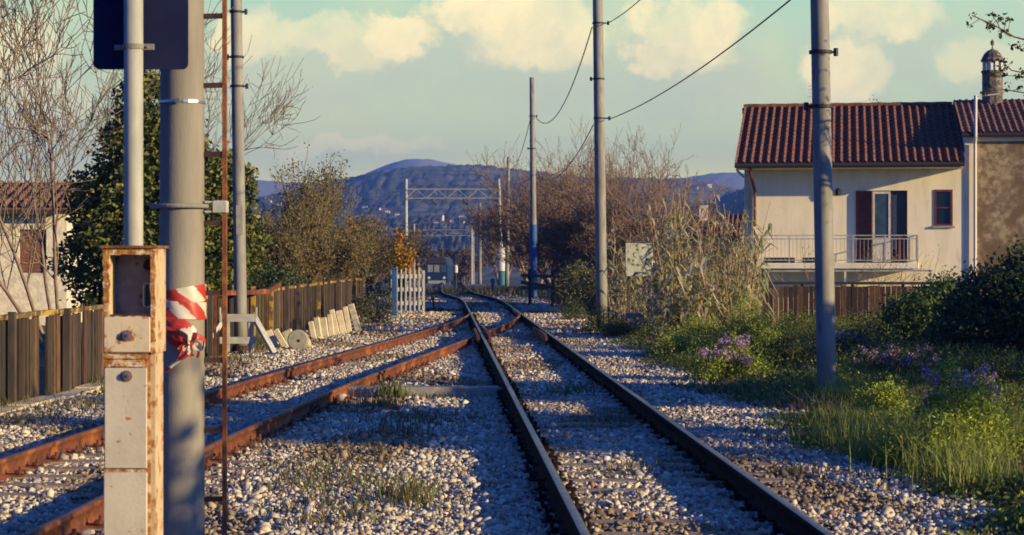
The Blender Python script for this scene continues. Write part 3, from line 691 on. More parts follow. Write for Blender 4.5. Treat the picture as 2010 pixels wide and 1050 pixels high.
for (px0, px1) in ((1500, 1560), (1575, 1600)):
    pb = MB(); a0, a1 = lx(px0, -.9), lx(px1, -.9); pb.bbox(a0, a1, -.98, -.78, fl + .001, fl + .16, .01); o = pb.build('planter', 'dark_metal', bal)
# neighbour house
hb = empty('house', (HX + hc * (W + .004), HY - hs * (W + .004), HZ), -HR, 'older house with a brown stained wall and a bell-shaped chimney, at the right edge', 'house')
BW = 8.0; zf = lz(262, W + .5) ; zq = lz(196, W + .5, 4.0)
b = MB(); b.box(.36, BW, .06, 7.5, 0, zf - .23); b.build('wall', 'wall_stain', hb)
b = MB(); b.box(0, .358, .03, 7.5, 0, zf - .23); b.build('corner_strip', 'wall_cream', hb)
b = MB(); b.box(.0, BW, .0, 7.5, zf - .229, zf - .06); b.build('cornice', 'wall_cream', hb)
b = MB(); b.add([(0.0, .03, zf - .058), (0.0, 7.5, zf - .058), (0.0, 4.0, zq - .1)], [(0, 2, 1)]); b.build('gable', 'wall_cream', hb)
r2 = tiled_roof((-.08, -.14, zf), (BW, -.14, zf), (-.08, 4.0, zq), (BW, 4.0, zq), 'roof', 'tile_old', hb, pitch=.20, rows=12, amp=.04)
b = MB(); b.add([(-.08, 4.0, zq), (BW, 4.0, zq), (BW, 8.4, zf), (-.08, 8.4, zf), (-.08, 4.0, zq - .08), (BW, 4.0, zq - .08), (BW, 8.4, zf - .08), (-.08, 8.4, zf - .08)], [(0, 1, 2, 3), (4, 7, 6, 5), (0, 3, 7, 4), (1, 5, 6, 2)]); b.build('rear_slope', 'tile_old', r2)
b = MB(); b.tube([(-.08, -.19, zf - .05), (BW, -.19, zf - .05)], .06, 8); b.build('gutter', 'fascia', r2)
def nx(px, yl=0.0): return lx(px, yl) - (W + .004)
xp = nx(1914, -.07); zt = lz(188, xp + W, -.07)
b = MB(); b.tube([(xp, -.07, 0), (xp, -.07, zf - .3), (xp, -.25, zf - .1), (xp, -.26, zt)], .05, 8); b.tube([(xp, -.26, zt - .03), (xp + .65, -.24, zt + .03)], .022, 6); b.build('vent_pipe', 'pale', hb)
cx = (nx(1930, 3.6) + nx(1966, 3.6)) / 2; zb_ = zq - .35; zc = lz(97, W + 1, 3.6); hh = zc - zb_
def ring(z, r_, n=10): return [(cx + r_ * math.cos(2 * math.pi * k / n), 3.6 + r_ * math.sin(2 * math.pi * k / n), z) for k in range(n)]
def lathe(mb, prof, n=10):
    base = len(mb.v); vs = [p for (r_, z) in prof for p in ring(z, r_, n)]
    fs = [(i * n + k, i * n + (k + 1) % n, (i + 1) * n + (k + 1) % n, (i + 1) * n + k) for i in range(len(prof) - 1) for k in range(n)] + [tuple(range((len(prof) - 1) * n, len(prof) * n)), tuple(range(n - 1, -1, -1))]
    mb.add(vs, fs)
b = MB(); zo0, zo1 = lz(139, W + 1, 3.6), lz(121, W + 1, 3.6)
lathe(b, [(0.324, zb_), (0.324, zb_ + .5), (0.342, zb_ + .52), (0.342, zb_ + .58), (0.318, zb_ + .6), (0.318, zo0 - .1), (0.348, zo0 - .06), (0.348, zo0)])
ch = b.build('chimney', 'stonetower', r2)
b = MB()
for k in range(8): a = 2 * math.pi * (k + .5) / 8; b.box(-.035, .035, -.05, .05, zo0 - .002, zo1 + .002, T=Matrix.Translation((cx + .27 * math.cos(a), 3.6 + .27 * math.sin(a), 0)) @ Matrix.Rotation(a, 4, 'Z'))
b.build('vent_pillars', 'pale', ch)
b = MB(); lathe(b, [(0.360, zo1), (0.360, zo1 + .05), (0.318, zo1 + .12), (0.264, zo1 + .24), (0.156, zo1 + .34), (.05, zo1 + .39), (.02, zo1 + .42), (.02, zo1 + .5), (.06, zo1 + .55), (.06, zo1 + .62), (.01, zo1 + .7)], 12); b.build('dome', 'stonetower', ch)
# small aerial on the ridge of the cream house
b = MB(); ax_ = lx(1597, 4.2); b.tube([(ax_, 4.2, zr), (ax_, 4.2, zr + .75)], .02, 6)
for k in range(4): b.tube([(ax_ - .18, 4.2, zr + .35 + k * .11), (ax_ + .18, 4.2, zr + .35 + k * .11)], .012, 5)
b.build('aerial', 'pale', rf)

# garden fence in front of the house
gf = empty('garden_fence', (6.2, 51.4, -.35), R(-6), 'reddish brown board fence with dark capping below the balcony house', 'fence')
b = MB(); rr = random.Random(5); x = 0
while x < 5.2:
    w_ = rr.uniform(.10, .15); c = rr.choice([(.085, .036, .024), (.06, .028, .02), (.12, .065, .035), (.045, .024, .02), (.17, .11, .05)]); h_ = rr.uniform(1.36, 1.4)
    b.box(x, x + w_, 0, .025, 0, h_, c=c)
    x += w_ + rr.choice([.004, .008, .015])
b.build('boards', 'wood_brown', gf)
b = MB(); b.box(-.1, 5.3, -.05, .07, 1.42, 1.49); b.build('capping', 'fascia', gf)
for k in range(5): b = MB(); b.box(k * 1.28 - .04, k * 1.28 + .04, .03, .1, 0, 1.417); b.build('post', 'greywood', gf)
# lean-to frame under the balcony
pg = empty('pergola', (0, 0, 0), 0, 'thin grey metal pergola frame under the balcony behind the garden fence', 'pergola')
b = MB(); p0, p1 = at(1500, 532, 56.5), at(1830, 531, 55.6); b.beam(p0, p1, .05, .05); b.build('beam', 'grey_paint', pg)
for px_ in (1500, 1660, 1828): q = p0.lerp(p1, (px_ - 1500) / 330) - Vector((0, 0, .027)); b = MB(); b.beam(q, (q.x, q.y, -1.4), .06, .06); b.build('post', 'grey_paint', pg)

# white house at far left
h3 = empty('house', (gx(-170, 53), 53, -.05), R(3), 'whitewashed rough stone house with one brick-red shuttered window, behind the bare tree', 'house')
s3 = 53 / F; W3 = (128 + 170) * s3; zt3 = CZ + (503 - 412) * s3 + .05
w0, w1, wb, wt = (35 + 170) * s3, (88 + 170) * s3, CZ + (503 - 536) * s3 + .05, CZ + (503 - 450) * s3 + .05
b = MB(); wall_with_holes(b, 0, W3, 0, zt3, [(w0, w1, wb, wt)]); b.add([(0, 0, 0), (0, 6, 0), (0, 6, zt3), (0, 0, zt3)], [(3, 2, 1, 0)]); b.add([(W3, 0, 0), (W3, 6, 0), (W3, 6, zt3), (W3, 0, zt3)], [(0, 1, 2, 3)]); b.add([(0, 6, 0), (W3, 6, 0), (W3, 6, zt3), (0, 6, zt3)], [(3, 2, 1, 0)]); b.build('wall', 'wall_white', h3)
b = MB(); b.box(w0 + .002, w1 - .002, .1, .14, wb + .002, wt - .002); wn = b.build('window', 'brickred', h3)
b = MB(); 
for k in range(12): b.box(w0 + .05, w1 - .05, .085, .098, wb + .05 + k * (wt - wb - .1) / 12, wb + .1 + k * (wt - wb - .1) / 12)
b.build('shutter', 'brickred', wn)
zr3 = CZ + (503 - 358) * (56 / F) + .05
r3 = tiled_roof((-.4, -.5, zt3 + .05), (W3 + .3, -.5, zt3 + .05), (-.4, 3, zr3), (W3 + .3, 3, zr3), 'roof', 'tile_old', h3, rows=10)
b = MB(); b.add([(-.4, 3, zr3), (W3 + .3, 3, zr3), (W3 + .3, 6.5, zt3), (-.4, 6.5, zt3)], [(0, 1, 2, 3)]); b.add([(W3, 0, zt3), (W3, 6, zt3), (W3, 3, zr3 - .06)], [(0, 1, 2)]); b.build('rear_slope', 'tile_old', r3)
b = MB(); b.box(-.4, W3 + .3, -.53, -.48, zt3 - .12, zt3 + .0); b.build('fascia_board', 'fascia', r3)

# distant low house behind the canes
h4 = empty('house', (gx(1345, 96), 96, -.6), R(-8), 'low terracotta house with a tiled roof half hidden behind the tall canes', 'house')
b = MB(); b.box(0, 5.5, 0, 5, 0, 3.4); b.add([(0, 0, 3.4), (0, 5, 3.4), (0, 2.5, 4.35), (5.5, 0, 3.4), (5.5, 5, 3.4), (5.5, 2.5, 4.35)], [(0, 2, 1), (3, 4, 5)]); b.build('wall', 'brickred', h4)
r4 = tiled_roof((-.4, -.5, 3.3), (6, -.5, 3.3), (-.4, 2.5, 4.45), (6, 2.5, 4.45), 'roof', 'tile', h4, rows=8)
b = MB(); b.add([(-.4, 2.5, 4.45), (6, 2.5, 4.45), (6, 5.5, 3.3), (-.4, 5.5, 3.3)], [(0, 1, 2, 3)]); b.build('rear_slope', 'tile', r4)
for k in (1.0, 3.6): b = MB(); b.box(k, k + .8, -.03, -.002, 1.4, 2.6); b.build('window', 'glass_dark', h4)
b = MB(); b.box(.6, 1.0, 1.6, 2.0, 3.9, 4.9); b.build('chimney', 'wall_cream', r4)

# ---------------------------------------------------------------- near left: box, sign, pole, tape
bx = empty('signal_box', (0, 0, 0), 0, 'rust-streaked cream metal box with an open dark compartment, nearest to the camera', 'utility box')
Y0 = 9.0; sc = Y0 / F
X0, X1 = gx(203, Y0), gx(304, Y0); zt = CZ + (503 - 487) * sc; za, zb2 = CZ + (503 - 500) * sc, CZ + (503 - 617) * sc
xa, xb = gx(215, Y0), gx(296, Y0); zc1 = CZ + (503 - 694) * sc; zc2 = CZ + (503 - 722) * sc
dz = .008
b = MB()  # upper housing, hollow behind the opening
b.box(X0, xa - .003, Y0, Y0 + .28, zc1, zt); b.box(xb + .003, X1, Y0 + .004, Y0 + .28, zc1, zt); b.box(xa - .003, xb + .003, Y0 + .002, Y0 + .28, za + .003, zt - .001)
b.box(xa - .003, xb + .003, Y0 + .002, Y0 + .28, zc1 + .001, zb2 - .003)
b.build('housing', 'box_side', bx)
b = MB(); b.box(xa - .003, xb + .003, Y0 + .16, Y0 + .275, zb2 - .003, za + .003); b.build('compartment_back', 'box_inner', bx)
b = MB(); b.box(X0 - .012, X1 + .012, Y0 - .02, Y0 + .3, zt, zt + .012); b.build('cap', 'rust', bx)
b = MB(); e = .014
def wob_strip(mb, x0, x1, z0, z1, seed, y0=Y0 - .006, y1=Y0 + .01, amp=.0035):
    r_ = random.Random(seed); vert = (z1 - z0) > (x1 - x0); n_ = 16; L = []; Rr = []
    for i_ in range(n_ + 1):
        t = i_ / n_; a_, b_ = r_.uniform(-amp, amp), r_.uniform(-amp, amp)
        if vert: L.append((x0 + a_, z0 + (z1 - z0) * t)); Rr.append((x1 + b_, z0 + (z1 - z0) * t))
        else: L.append((x0 + (x1 - x0) * t, z0 + a_)); Rr.append((x0 + (x1 - x0) * t, z1 + b_))
    for i_ in range(n_):
        q = [L[i_], Rr[i_], Rr[i_ + 1], L[i_ + 1]]; mb.add([(x, y, z) for y in (y0, y1) for (x, z) in q], [(0, 1, 2, 3), (7, 6, 5, 4), (0, 4, 5, 1), (2, 6, 7, 3), (1, 5, 6, 2), (3, 7, 4, 0)])
wob_strip(b, X0, xa, zb2 - .01, zt, 1); wob_strip(b, xb, X1 + .002, zc1, zt, 2); wob_strip(b, xa, xb, za, zt - .002, 3)
b.build('rusty_rim', 'rust_edge', bx)
b = MB(); wob_strip(b, xa, xb, zb2 - .006, zb2 + .002, 4, Y0 - .004, Y0 + .02); b.build('lip', 'rust_dark', bx)
b = MB(); b.bbox(X0 + .004, xb - .001, Y0 - .012, Y0 + .001, zc1 + .006, zb2 - .012, .003); d1 = b.build('access_panel', 'box_paint', bx)
b = MB(); b.box(X0 + .002, X1 - .022, Y0 + .006, Y0 + .20, 0, zc1 - .001); b.build('column', 'rust_edge', bx)
b = MB(); b.box(X1 - .021, X1 - .001, Y0 + .014, Y0 + .22, 0, zc1 - .002); b.build('side_plate', 'box_side', bx)
b = MB(); b.bbox(X0 + .006, X1 - .035, Y0 - .008, Y0 + .005, CZ + (503 - 919) * sc, zc2, .003); d2 = b.build('access_panel', 'box_door', bx)
b = MB(); b.bbox(X0 + .003, X1 - .034, Y0 - .010, Y0 + .005, .02, CZ + (503 - 927) * sc, .003); b.build('access_panel', 'box_door', bx)
b = MB(); b.box(X0 + .002, X1 - .03, Y0 - .016, Y0 + .004, zc1 - .022, zc1 - .003); wob_strip(b, X0 + .004, X1 - .03, zc1 - .058, zc1 - .026, 8); b.build('rusty_seam', 'rust_edge', bx)
for zz, par, sh in ((CZ + (503 - 659) * sc, d1, .012), (CZ + (503 - 738) * sc, d2, .008)):
    xx = gx(249, Y0)
    b = MB(); b.tube([(xx, Y0 - sh, zz), (xx, Y0 - sh - .004, zz)], .026, 16); b.build('lock_plate', 'rust', par)
    b = MB(); b.tube([(xx, Y0 - sh - .003, zz), (xx, Y0 - sh - .014, zz), (xx, Y0 - sh - .0145, zz), (xx, Y0 - sh - .008, zz)], [.018, .017, .011, .009], 16); b.build('lock', 'steel', par)
    b = MB(); b.box(xx - .006, xx + .006, Y0 - sh - .020, Y0 - sh - .0082, zz - .006, zz + .006); b.build('lock_pin', 'rust_dark', par)
b = MB(); xh = gx(280, Y0); z1_, z2_ = CZ + (503 - 556) * sc, CZ + (503 - 606) * sc; P = []
for k in range(25):
    a = 2 * math.pi * k / 24; P.append((xh + .018 * math.cos(a), Y0 + .13, (z1_ + z2_) / 2 + math.copysign(.038, math.sin(a)) * (abs(math.sin(a)) > .01) + .018 * math.sin(a)))
b.tube(P, .0065, 8); b.box(xh - .012, xh + .012, Y0 + .135, Y0 + .16, z2_ + .01, z1_ - .005, mi=1); b.build('handle', ['grey_paint', 'glass_dark'], bx)
b = MB(); b.tube([(xh + .004, Y0 + .16, za - .045), (xh + .004, Y0 + .09, za - .05)], [.028, .02], 12); b.build('socket', 'rust_dark', bx)

def tapered_pole(name, px0, py0, px1, py1, Y, d, label, material='pole_conc', group=None, base=None, top_d=None, cat='pole', n=20):
    """pole leaning between two seen points, continued down to the ground"""
    a, b_ = at(px0, py0, Y), at(px1, py1, Y); g_ = float(gz(b_.x, Y)) - .2 if base is None else base
    t = (g_ - a.z) / (b_.z - a.z); foot = a + (b_ - a) * t; top = a
    root = empty(name, (foot.x, Y, g_), 0, label, cat, group); m = MB(); k = 8; dt = d if top_d is None else top_d
    m.tube([foot.lerp(top, i / k) - root.location for i in range(k + 1)], [(d + (dt - d) * i / k) / 2 for i in range(k + 1)], n); o = m.build('shaft', material, root, smooth=True)
    return root, foot, top
def on_pole(foot, top, z): t = (z - foot.z) / (top.z - foot.z); return foot.lerp(top, t)
def ringmb(c, r_, h, w=.012, n=20):
    m = MB(); m.tube([(c.x, c.y, c.z - h / 2), (c.x, c.y, c.z + h / 2)], r_ + w, n); return m

# big foreground pole with ladder rail
YP = 10.4; pl, ft, tp = tapered_pole('utility_pole', 359, -520, 356, 1000, YP, .247, 'thick weathered grey pole wrapped with red and white tape, rusty ladder rail beside it', n=32, top_d=.215)
def PL(px, py, dy=0): v = at(px, py, YP + dy) - pl.location; return v
m = MB(); c = PL(357, 201); m.tube([c - Vector((0, 0, .007)), c + Vector((0, 0, .007))], .1245, 28); m.box(c.x - .012, c.x + .012, c.y - .137, c.y - .124, c.z - .012, c.z + .012); m.build('hose_clamp', 'steel', pl)
m = MB(); c = PL(357, 405); m.tube([(c.x + .137 * math.cos(a), c.y + .137 * math.sin(a), c.z) for a in np.linspace(-math.pi, math.pi, 33)], .012, 8, cap=False); m.tube([(c.x - .16, c.y + .02, c.z), (c.x - .12, c.y - .03, c.z)], .016, 8); m.build('clamp_ring', 'galv', pl)
m = MB(); c = PL(424, 406); m.box(c.x - .055, c.x - .015, c.y - .03, c.y + .03, c.z - .03, c.z - .02); m.box(c.x - .055, c.x - .015, c.y - .03, c.y + .03, c.z + .02, c.z + .03); m.bbox(c.x - .015, c.x + .062, c.y - .035, c.y + .035, c.z - .032, c.z + .032, .004); m.build('bracket', 'grey_paint', pl)
m = MB(); a, b_ = PL(441, -120), PL(441, 1160); m.beam(a, b_, .022, .03); m.build('ladder_rail', 'rust', pl)
for py_ in (-103, 32, 168, 303, 438, 575, 707, 845, 980):
    m = MB(); a, b_ = PL(401, py_), PL(438, py_ - 1); m.beam(a, b_, .022, .026); m.build('rung', 'rust_dark', pl)

# sign on its own post behind the box
YS = 9.46; sg = empty('road_sign', (gx(262, YS), YS, -.05), 0, 'square sign seen from its dark navy back, on a slim galvanised post behind the box', 'sign')
def SG(px, py, Y): return at(px, py, Y) - sg.location
m = MB(); a = SG(262, 1300, YS); m.tube([(0, 0, 0), (0, 0, 1.2), (0, 0, 2.3), (0, 0, 3.36)], .0455, 24); m.build('post', 'postgalv', sg, smooth=True)
m = MB(); c0, c1 = SG(183, 136, YS + .075), SG(369, -110, YS + .075); r_ = .03; P = []
for (cx_, cz_, a0) in ((c1.x - r_, c0.z + r_, -90), (c1.x - r_, c1.z - r_, 0), (c0.x + r_, c1.z - r_, 90), (c0.x + r_, c0.z + r_, 180)):
    for k in range(7): a = R(a0 + 15 * k); P.append((cx_ + r_ * math.cos(a), cz_ + r_ * math.sin(a)))
n = len(P); m.add([(x, y, z) for y in (c0.y, c0.y + .012) for (x, z) in P], [tuple(range(n)), tuple(range(2 * n - 1, n - 1, -1))] + [(i, i + n, (i + 1) % n + n, (i + 1) % n) for i in range(n)]); plate = m.build('sign_plate', 'sign_back', sg)
m = MB(); c = SG(262, 92, YS); m.tube([(c.x, 0, c.z - .012), (c.x, 0, c.z + .012)], .052, 24); m.box(c.x + .045, c.x + .098, -.008, .006, c.z - .014, c.z + .014); m.box(c.x - .095, c.x - .045, .02, .032, c.z - .012, c.z + .012); m.tube([(c.x + .07, -.02, c.z), (c.x + .07, .05, c.z)], .007, 8); m.build('clamp', 'galv', sg)

# barrier tape round the pole
tapes = empty('barrier_tape', (0, 0, 0), 0, 'red and white striped barrier tape knotted round the thick pole', 'tape')
mt = bpy.data.materials.new('tape_stripes'); mt.use_nodes = True; nt = mt.node_tree; bs = nt.nodes['Principled BSDF']; setin(bs, {'Roughness': .42}); MATS['tape'] = mt; M['tape'] = mt
at_ = nn(nt, 'ShaderNodeAttribute'); at_.attribute_name = 'Col'; nt.links.new(at_.outputs['Color'], bs.inputs['Base Color'])
tr_ = nn(nt, 'ShaderNodeBsdfTranslucent'); nt.links.new(at_.outputs['Color'], tr_.inputs[0]); mx = nn(nt, 'ShaderNodeMixShader'); mx.inputs[0].default_value = .25
nt.links.new(bs.outputs[0], mx.inputs[1]); nt.links.new(tr_.outputs[0], mx.inputs[2]); nt.links.new(mx.outputs[0], nt.nodes['Material Output'].inputs[0])
RED, WHT = (.50, .045, .028), (.68, .62, .50)
cP = on_pole(ft, tp, at(356, 600, YP).z)
def wrap(z_of, h, r_, a0, a1, ph, nm, per=1.55):
    NA, NZ = 90, 12; V_ = []; Cc = []; Fq_ = []
    # separate quads so that stripes keep hard edges
    for i_ in range(NA):
        for j_ in range(NZ):
            q = []
            for (di, dj) in ((0, 0), (1, 0), (1, 1), (0, 1)):
                a = a0 + (a1 - a0) * (i_ + di) / NA; t = (j_ + dj) / NZ
                rr_ = r_ + .0015 * math.sin(a * 9 + t * 4); z = z_of(a) + h * (t - .5)
                q.append((cP.x + rr_ * math.sin(a), cP.y - rr_ * math.cos(a), z))
            a = a0 + (a1 - a0) * (i_ + .5) / NA; t = (j_ + .5) / NZ
            c_ = RED if ((a * 1.0 + t * .75 + ph) / (per / 2)) % 2 < 1 else WHT
            b_ = len(V_); V_ += q; Cc += [c_] * 4; Fq_.append((b_, b_ + 1, b_ + 2, b_ + 3))
    o = raw(nm, np.array(V_), [np.array(Fq_)], 'tape', np.array(Cc), parent=tapes); return o
zT = lambda py: CZ + (503 - py) / F * (YP - .13)
wrap(lambda a: zT(583) + .022 * math.sin(a), .088, .1262, -math.pi, math.pi, .15, 'tape_band')
wrap(lambda a: zT(607) - .010 * math.sin(a + .4), .088, .1285, -math.pi, math.pi, .75, 'tape_band')
def ribbon(P, w, ph, nm, twist=1.0, per=.12, nrm=(0, -1, 0)):
    P = [Vector(p) for p in P]; Q = []
    for i_ in range(len(P) - 1):
        for k in range(8):
            t = k / 8; p0 = P[max(i_ - 1, 0)]; p1 = P[i_]; p2 = P[i_ + 1]; p3 = P[min(i_ + 2, len(P) - 1)]
            Q.append(.5 * ((2 * p1) + (p2 - p0) * t + (2 * p0 - 5 * p1 + 4 * p2 - p3) * t * t + (3 * p1 - p0 - 3 * p2 + p3) * t ** 3))
    Q.append(P[-1]); V_ = []; Cc = []; Fq_ = []; L = 0; NW = 4; rows_ = []
    for i_, q in enumerate(Q):
        d = (Q[min(i_ + 1, len(Q) - 1)] - Q[max(i_ - 1, 0)]).normalized(); s_ = d.cross(Vector(nrm)).normalized(); u_ = s_.cross(d); an = twist * i_ / len(Q) * 2
        s2 = s_ * math.cos(an) + u_ * math.sin(an); nrm2 = d.cross(s2); rows_.append([q + s2 * w * (j / NW - .5) + nrm2 * .006 * math.sin(j * 1.9 + i_ * .25) for j in range(NW + 1)])
        if i_ < len(Q) - 1: L += (Q[i_ + 1] - q).length
    for i_ in range(len(Q) - 1):
        for j in range(NW):
            b_ = len(V_); V_ += [tuple(rows_[i_][j]), tuple(rows_[i_ + 1][j]), tuple(rows_[i_ + 1][j + 1]), tuple(rows_[i_][j + 1])]
            s_ = L * i_ / len(Q); c_ = RED if ((s_ + j * .012) / per + ph) % 1 < .5 else WHT
            Cc += [c_] * 4; Fq_.append((b_, b_ + 1, b_ + 2, b_ + 3))
    return raw(nm, np.array(V_), [np.array(Fq_)], 'tape', np.array(Cc), parent=tapes)
def TP(px, py, dy=0): return at(px, py, YP - .135 - dy)
ribbon([TP(322, 622, -.03), TP(338, 636, .02), TP(360, 640, .03), TP(378, 655, .03), TP(372, 676, .035)], .075, .25, 'tape_loop', .8, .62)
ribbon([TP(318, 640, -.06), TP(330, 655, .0), TP(346, 672, .03), TP(372, 680, .04)], .06, .0, 'tape_loop', -.6, .6)
ribbon([TP(375, 668, .03), TP(362, 690, .05), TP(345, 712, .04), TP(326, 728, .02)], .042, .1, 'tape_end', 1.2, .10)
ribbon([TP(372, 672, .04), TP(366, 694, .055), TP(352, 708, .05), TP(336, 722, .045)], .034, .6, 'tape_end', -1.0, .12)
ribbon([TP(378, 672, .04), TP(372, 690, .05), TP(376, 700, .05)], .034, .0, 'tape_end', .5, .3)
ribbon([TP(384, 674, .03), TP(390, 690, .05), TP(386, 702, .045)], .018, .0, 'tape_end', .5, .5)
ribbon([TP(376, 664, .03), TP(386, 660, .055), TP(400, 668, .03), TP(396, 684, .045), TP(380, 676, .045)], .05, .1, 'tape_knot', 1.5, .35)
ribbon([TP(340, 668, .02), TP(352, 664, .05), TP(364, 672, .05), TP(352, 684, .045), TP(376, 676, .05)], .03, .0, 'tape_knot', 1.0, .8)

# ---------------------------------------------------------------- line poles, wires, portals
def band(root, foot, top, z, r_, h=.04, nm='band', mat_='dark_metal', arm=None):
    c = on_pole(foot, top, z) - root.location; m = ringmb(c, r_, h)
    if arm: m.beam(c + Vector((arm[0] * r_, arm[1] * r_, 0)), c + Vector((arm[0] * (r_ + arm[2]), arm[1] * (r_ + arm[2]), 0)), .03, .03); e_ = c + Vector((arm[0] * (r_ + arm[2]), arm[1] * (r_ + arm[2]), 0)); m.tube([e_ - Vector((0, 0, .05)), e_ + Vector((0, 0, .05))], .03, 8)
    return m.build(nm, mat_, root)
G = 'tall line poles beside the railway'
P1 = tapered_pole('line_pole', 1600, -470, 1623, 780, 25.3, .25, 'tall grey pole rising from the weeds in front of the cream house', 'galv', G, top_d=.225)
P2 = tapered_pole('line_pole', 1170, -250, 1181, 600, 50, .29, 'tall pale pole with two cable brackets, beside the dry canes', 'galv', G, top_d=.24)
P3 = tapered_pole('line_pole', 1044, 152, 1048, 545, 85, .30, 'pale pole, its lower third coloured dark blue as shade, in front of the brown thicket', 'galv', G, top_d=.2)
P4 = tapered_pole('line_pole', 460, -260, 473, 685, 37.5, .25, 'grey pole standing at the buffer stop by the wooden fence', 'galv', G, top_d=.20)
P5 = tapered_pole('line_pole', 998, 308, 995, 560, 144, .33, 'plain pale far pole just right of the lattice portal', 'galv', G, top_d=.22)
P6 = tapered_pole('line_pole', 942, 398, 942, 568, 205, .38, 'far pale pole seen under the lattice portal, right of the train', 'galv', G, top_d=.3)
P7 = tapered_pole('line_pole', 928, 450, 929, 568, 300, .45, 'farthest pale pole, between the train and the lattice portal leg', 'galv', G, top_d=.4)
for (p_, zs_) in ((P1, (4.39, 3.7)), (P2, (7.65, 6.25, 5.26)), (P3, (7.78, 6.4)), (P4, (6.4, 5.55, 5.0))):
    for k, z_ in enumerate(zs_): band(p_[0], p_[1], p_[2], z_, .135 if p_ is not P4 else .12, arm=((1, -.1, .12) if (p_ is P2 and k != 1) else None) or ((-1, 0, .06) if k % 2 else (1, 0, .06)))
m = MB(); c = on_pole(P3[1], P3[2], 3.15) - P3[0].location; f_ = P3[1] - P3[0].location; m.tube([f_, c], .158, 20); m.build('shade_foot', 'blue_paint', P3[0])  # blue sleeve puts the shade on the pole's lower third into colour
m = MB(); c = P4[1] - P4[0].location; m.tube([c + Vector((0, 0, .2)), c + Vector((0, 0, .32))], .17, 16); m.bbox(c.x - .3, c.x + .3, c.y - .3, c.y + .3, .12, .215, .02); m.build('base_plate', 'rust_dark', P4[0])
m = MB(); a_, b_ = on_pole(P4[1], P4[2], 2.2) - P4[0].location, on_pole(P4[1], P4[2], 2.75) - P4[0].location; m.beam(a_ + Vector((.02, -.122, 0)), b_ + Vector((.02, -.12, 0)), .12, .012); m.build('number_plate', 'concrete', P4[0])
def wire(p, q, sag, label, r_=.011):
    p, q = Vector(p), Vector(q); m = MB(); n_ = 24; P = []
    for i_ in range(n_ + 1): t = i_ / n_; v = p.lerp(q, t); v.z -= sag * 4 * t * (1 - t); P.append(v)
    m.tube(P, r_, 5); o = m.build('cable', 'wire'); tag(o, label, 'cable', 'cables between the line poles'); return o
def wp(P, z, dx=.16): c = on_pole(P[1], P[2], z); return (c.x + dx, c.y, z)
wire(wp(P1, 5.25, -.13), wp(P2, 5.24, .25), .20, 'lower slack cable between the pole by the house and the pole by the canes', .012)
wire(wp(P1, 7.9, -.12), wp(P2, 7.65, .25), .45, 'upper cable leaving the top of the picture to the pole by the canes', .012)
wire(wp(P2, 7.55, -.15), wp(P3, 7.72, .16), 1.05, 'upper cable drooping between the pole by the canes and the shade-footed pole', .016)
wire(wp(P2, 5.1, -.15), wp(P3, 5.3, .16), .7, 'lower cable between the pole by the canes and the shade-footed pole, before the bare trees', .014)
wire(wp(P3, 7.6, -.1), wp(P5, 8.2, 0), .8, 'far cable between the shade-footed pole and the plain far pole', .016)
wire(wp(P1, 5.25, -.13), (6.2, -6, 5.6), .6, 'near end of the lower cable running towards the viewer overhead', .012)
wire(wp(P1, 7.9, -.12), (6.2, -6, 8.2), .6, 'near end of the upper cable running towards the viewer overhead', .012)

def portal(Y, xl, xr, ytop, ybl, ybr, label, dl=.26, panels=9, lean=0, th=.8):
    s_ = Y / F; root = empty('catenary_portal', (gx((xl + xr) / 2, Y), Y, float(gz(0, Y))), 0, label, 'portal', 'steel portals over the tracks')
    o = root.location; zt_ = CZ + (503 - ytop) * s_ - o.z
    for px_, dx in ((xl, 0), (xr, lean)):
        x_ = gx(px_, Y) - o.x; m = MB(); m.tube([(x_ + dx * s_, 0, -.3), (x_, 0, zt_ + .75)], [dl * .62, dl * .42], 10); m.build('leg', 'grey_paint', root)
    x0, x1 = gx(xl, Y) - o.x, gx(xr, Y) - o.x; h_ = 18 * 150 / F
    m = MB()
    for dy in (-.3, .3):
        for z in (zt_, zt_ - h_): m.beam((x0, dy, z), (x1, dy, z), .07 * th, .07 * th)
        for k in range(panels): a = x0 + (x1 - x0) * k / panels; b_ = x0 + (x1 - x0) * (k + 1) / panels; m.beam((a, dy, zt_ if k % 2 else zt_ - h_), (b_, dy, zt_ - h_ if k % 2 else zt_), .045 * th, .045 * th)
    for k in range(panels + 1): a = x0 + (x1 - x0) * k / panels; m.beam((a, -.3, zt_ - h_), (a, .3, zt_ - h_), .05, .05)
    m.build('lattice_girder', 'concrete', root)
    for f_ in (.28, .62): m = MB(); x_ = x0 + (x1 - x0) * f_; m.tube([(x_, 0, zt_ - h_ - .05), (x_, 0, zt_ - h_ - .25), (x_ + .3, 0, zt_ - h_ - .45)], .05, 6); m.tube([(x_ + .3, 0, zt_ - h_ - .55), (x_ + .3, 0, zt_ - h_ - .4)], .1, 8); m.build('insulator', 'dark_metal', root)
    return root
po = portal(150, 797, 979, 371, 590, 555, 'nearest white lattice portal spanning the tracks in front of the blue hill', lean=7)
x_ = gx(984.5, 150) - po.location.x; m = MB(); m.tube([(x_, 0, 1.0), (x_ - .03, 0, 2.75)], .28, 12); m.build('leg_sleeve', 'pale', po)
m = MB(); m.tube([(x_ + .05, 0, -.2), (x_ + .02, 0, .98)], .29, 12); m.build('leg_sleeve', 'teal_paint', po)
portal(240, 813, 926, 451, 570, 568, 'second, smaller looking portal straight above the blue train', .2, 7, 0, .6)

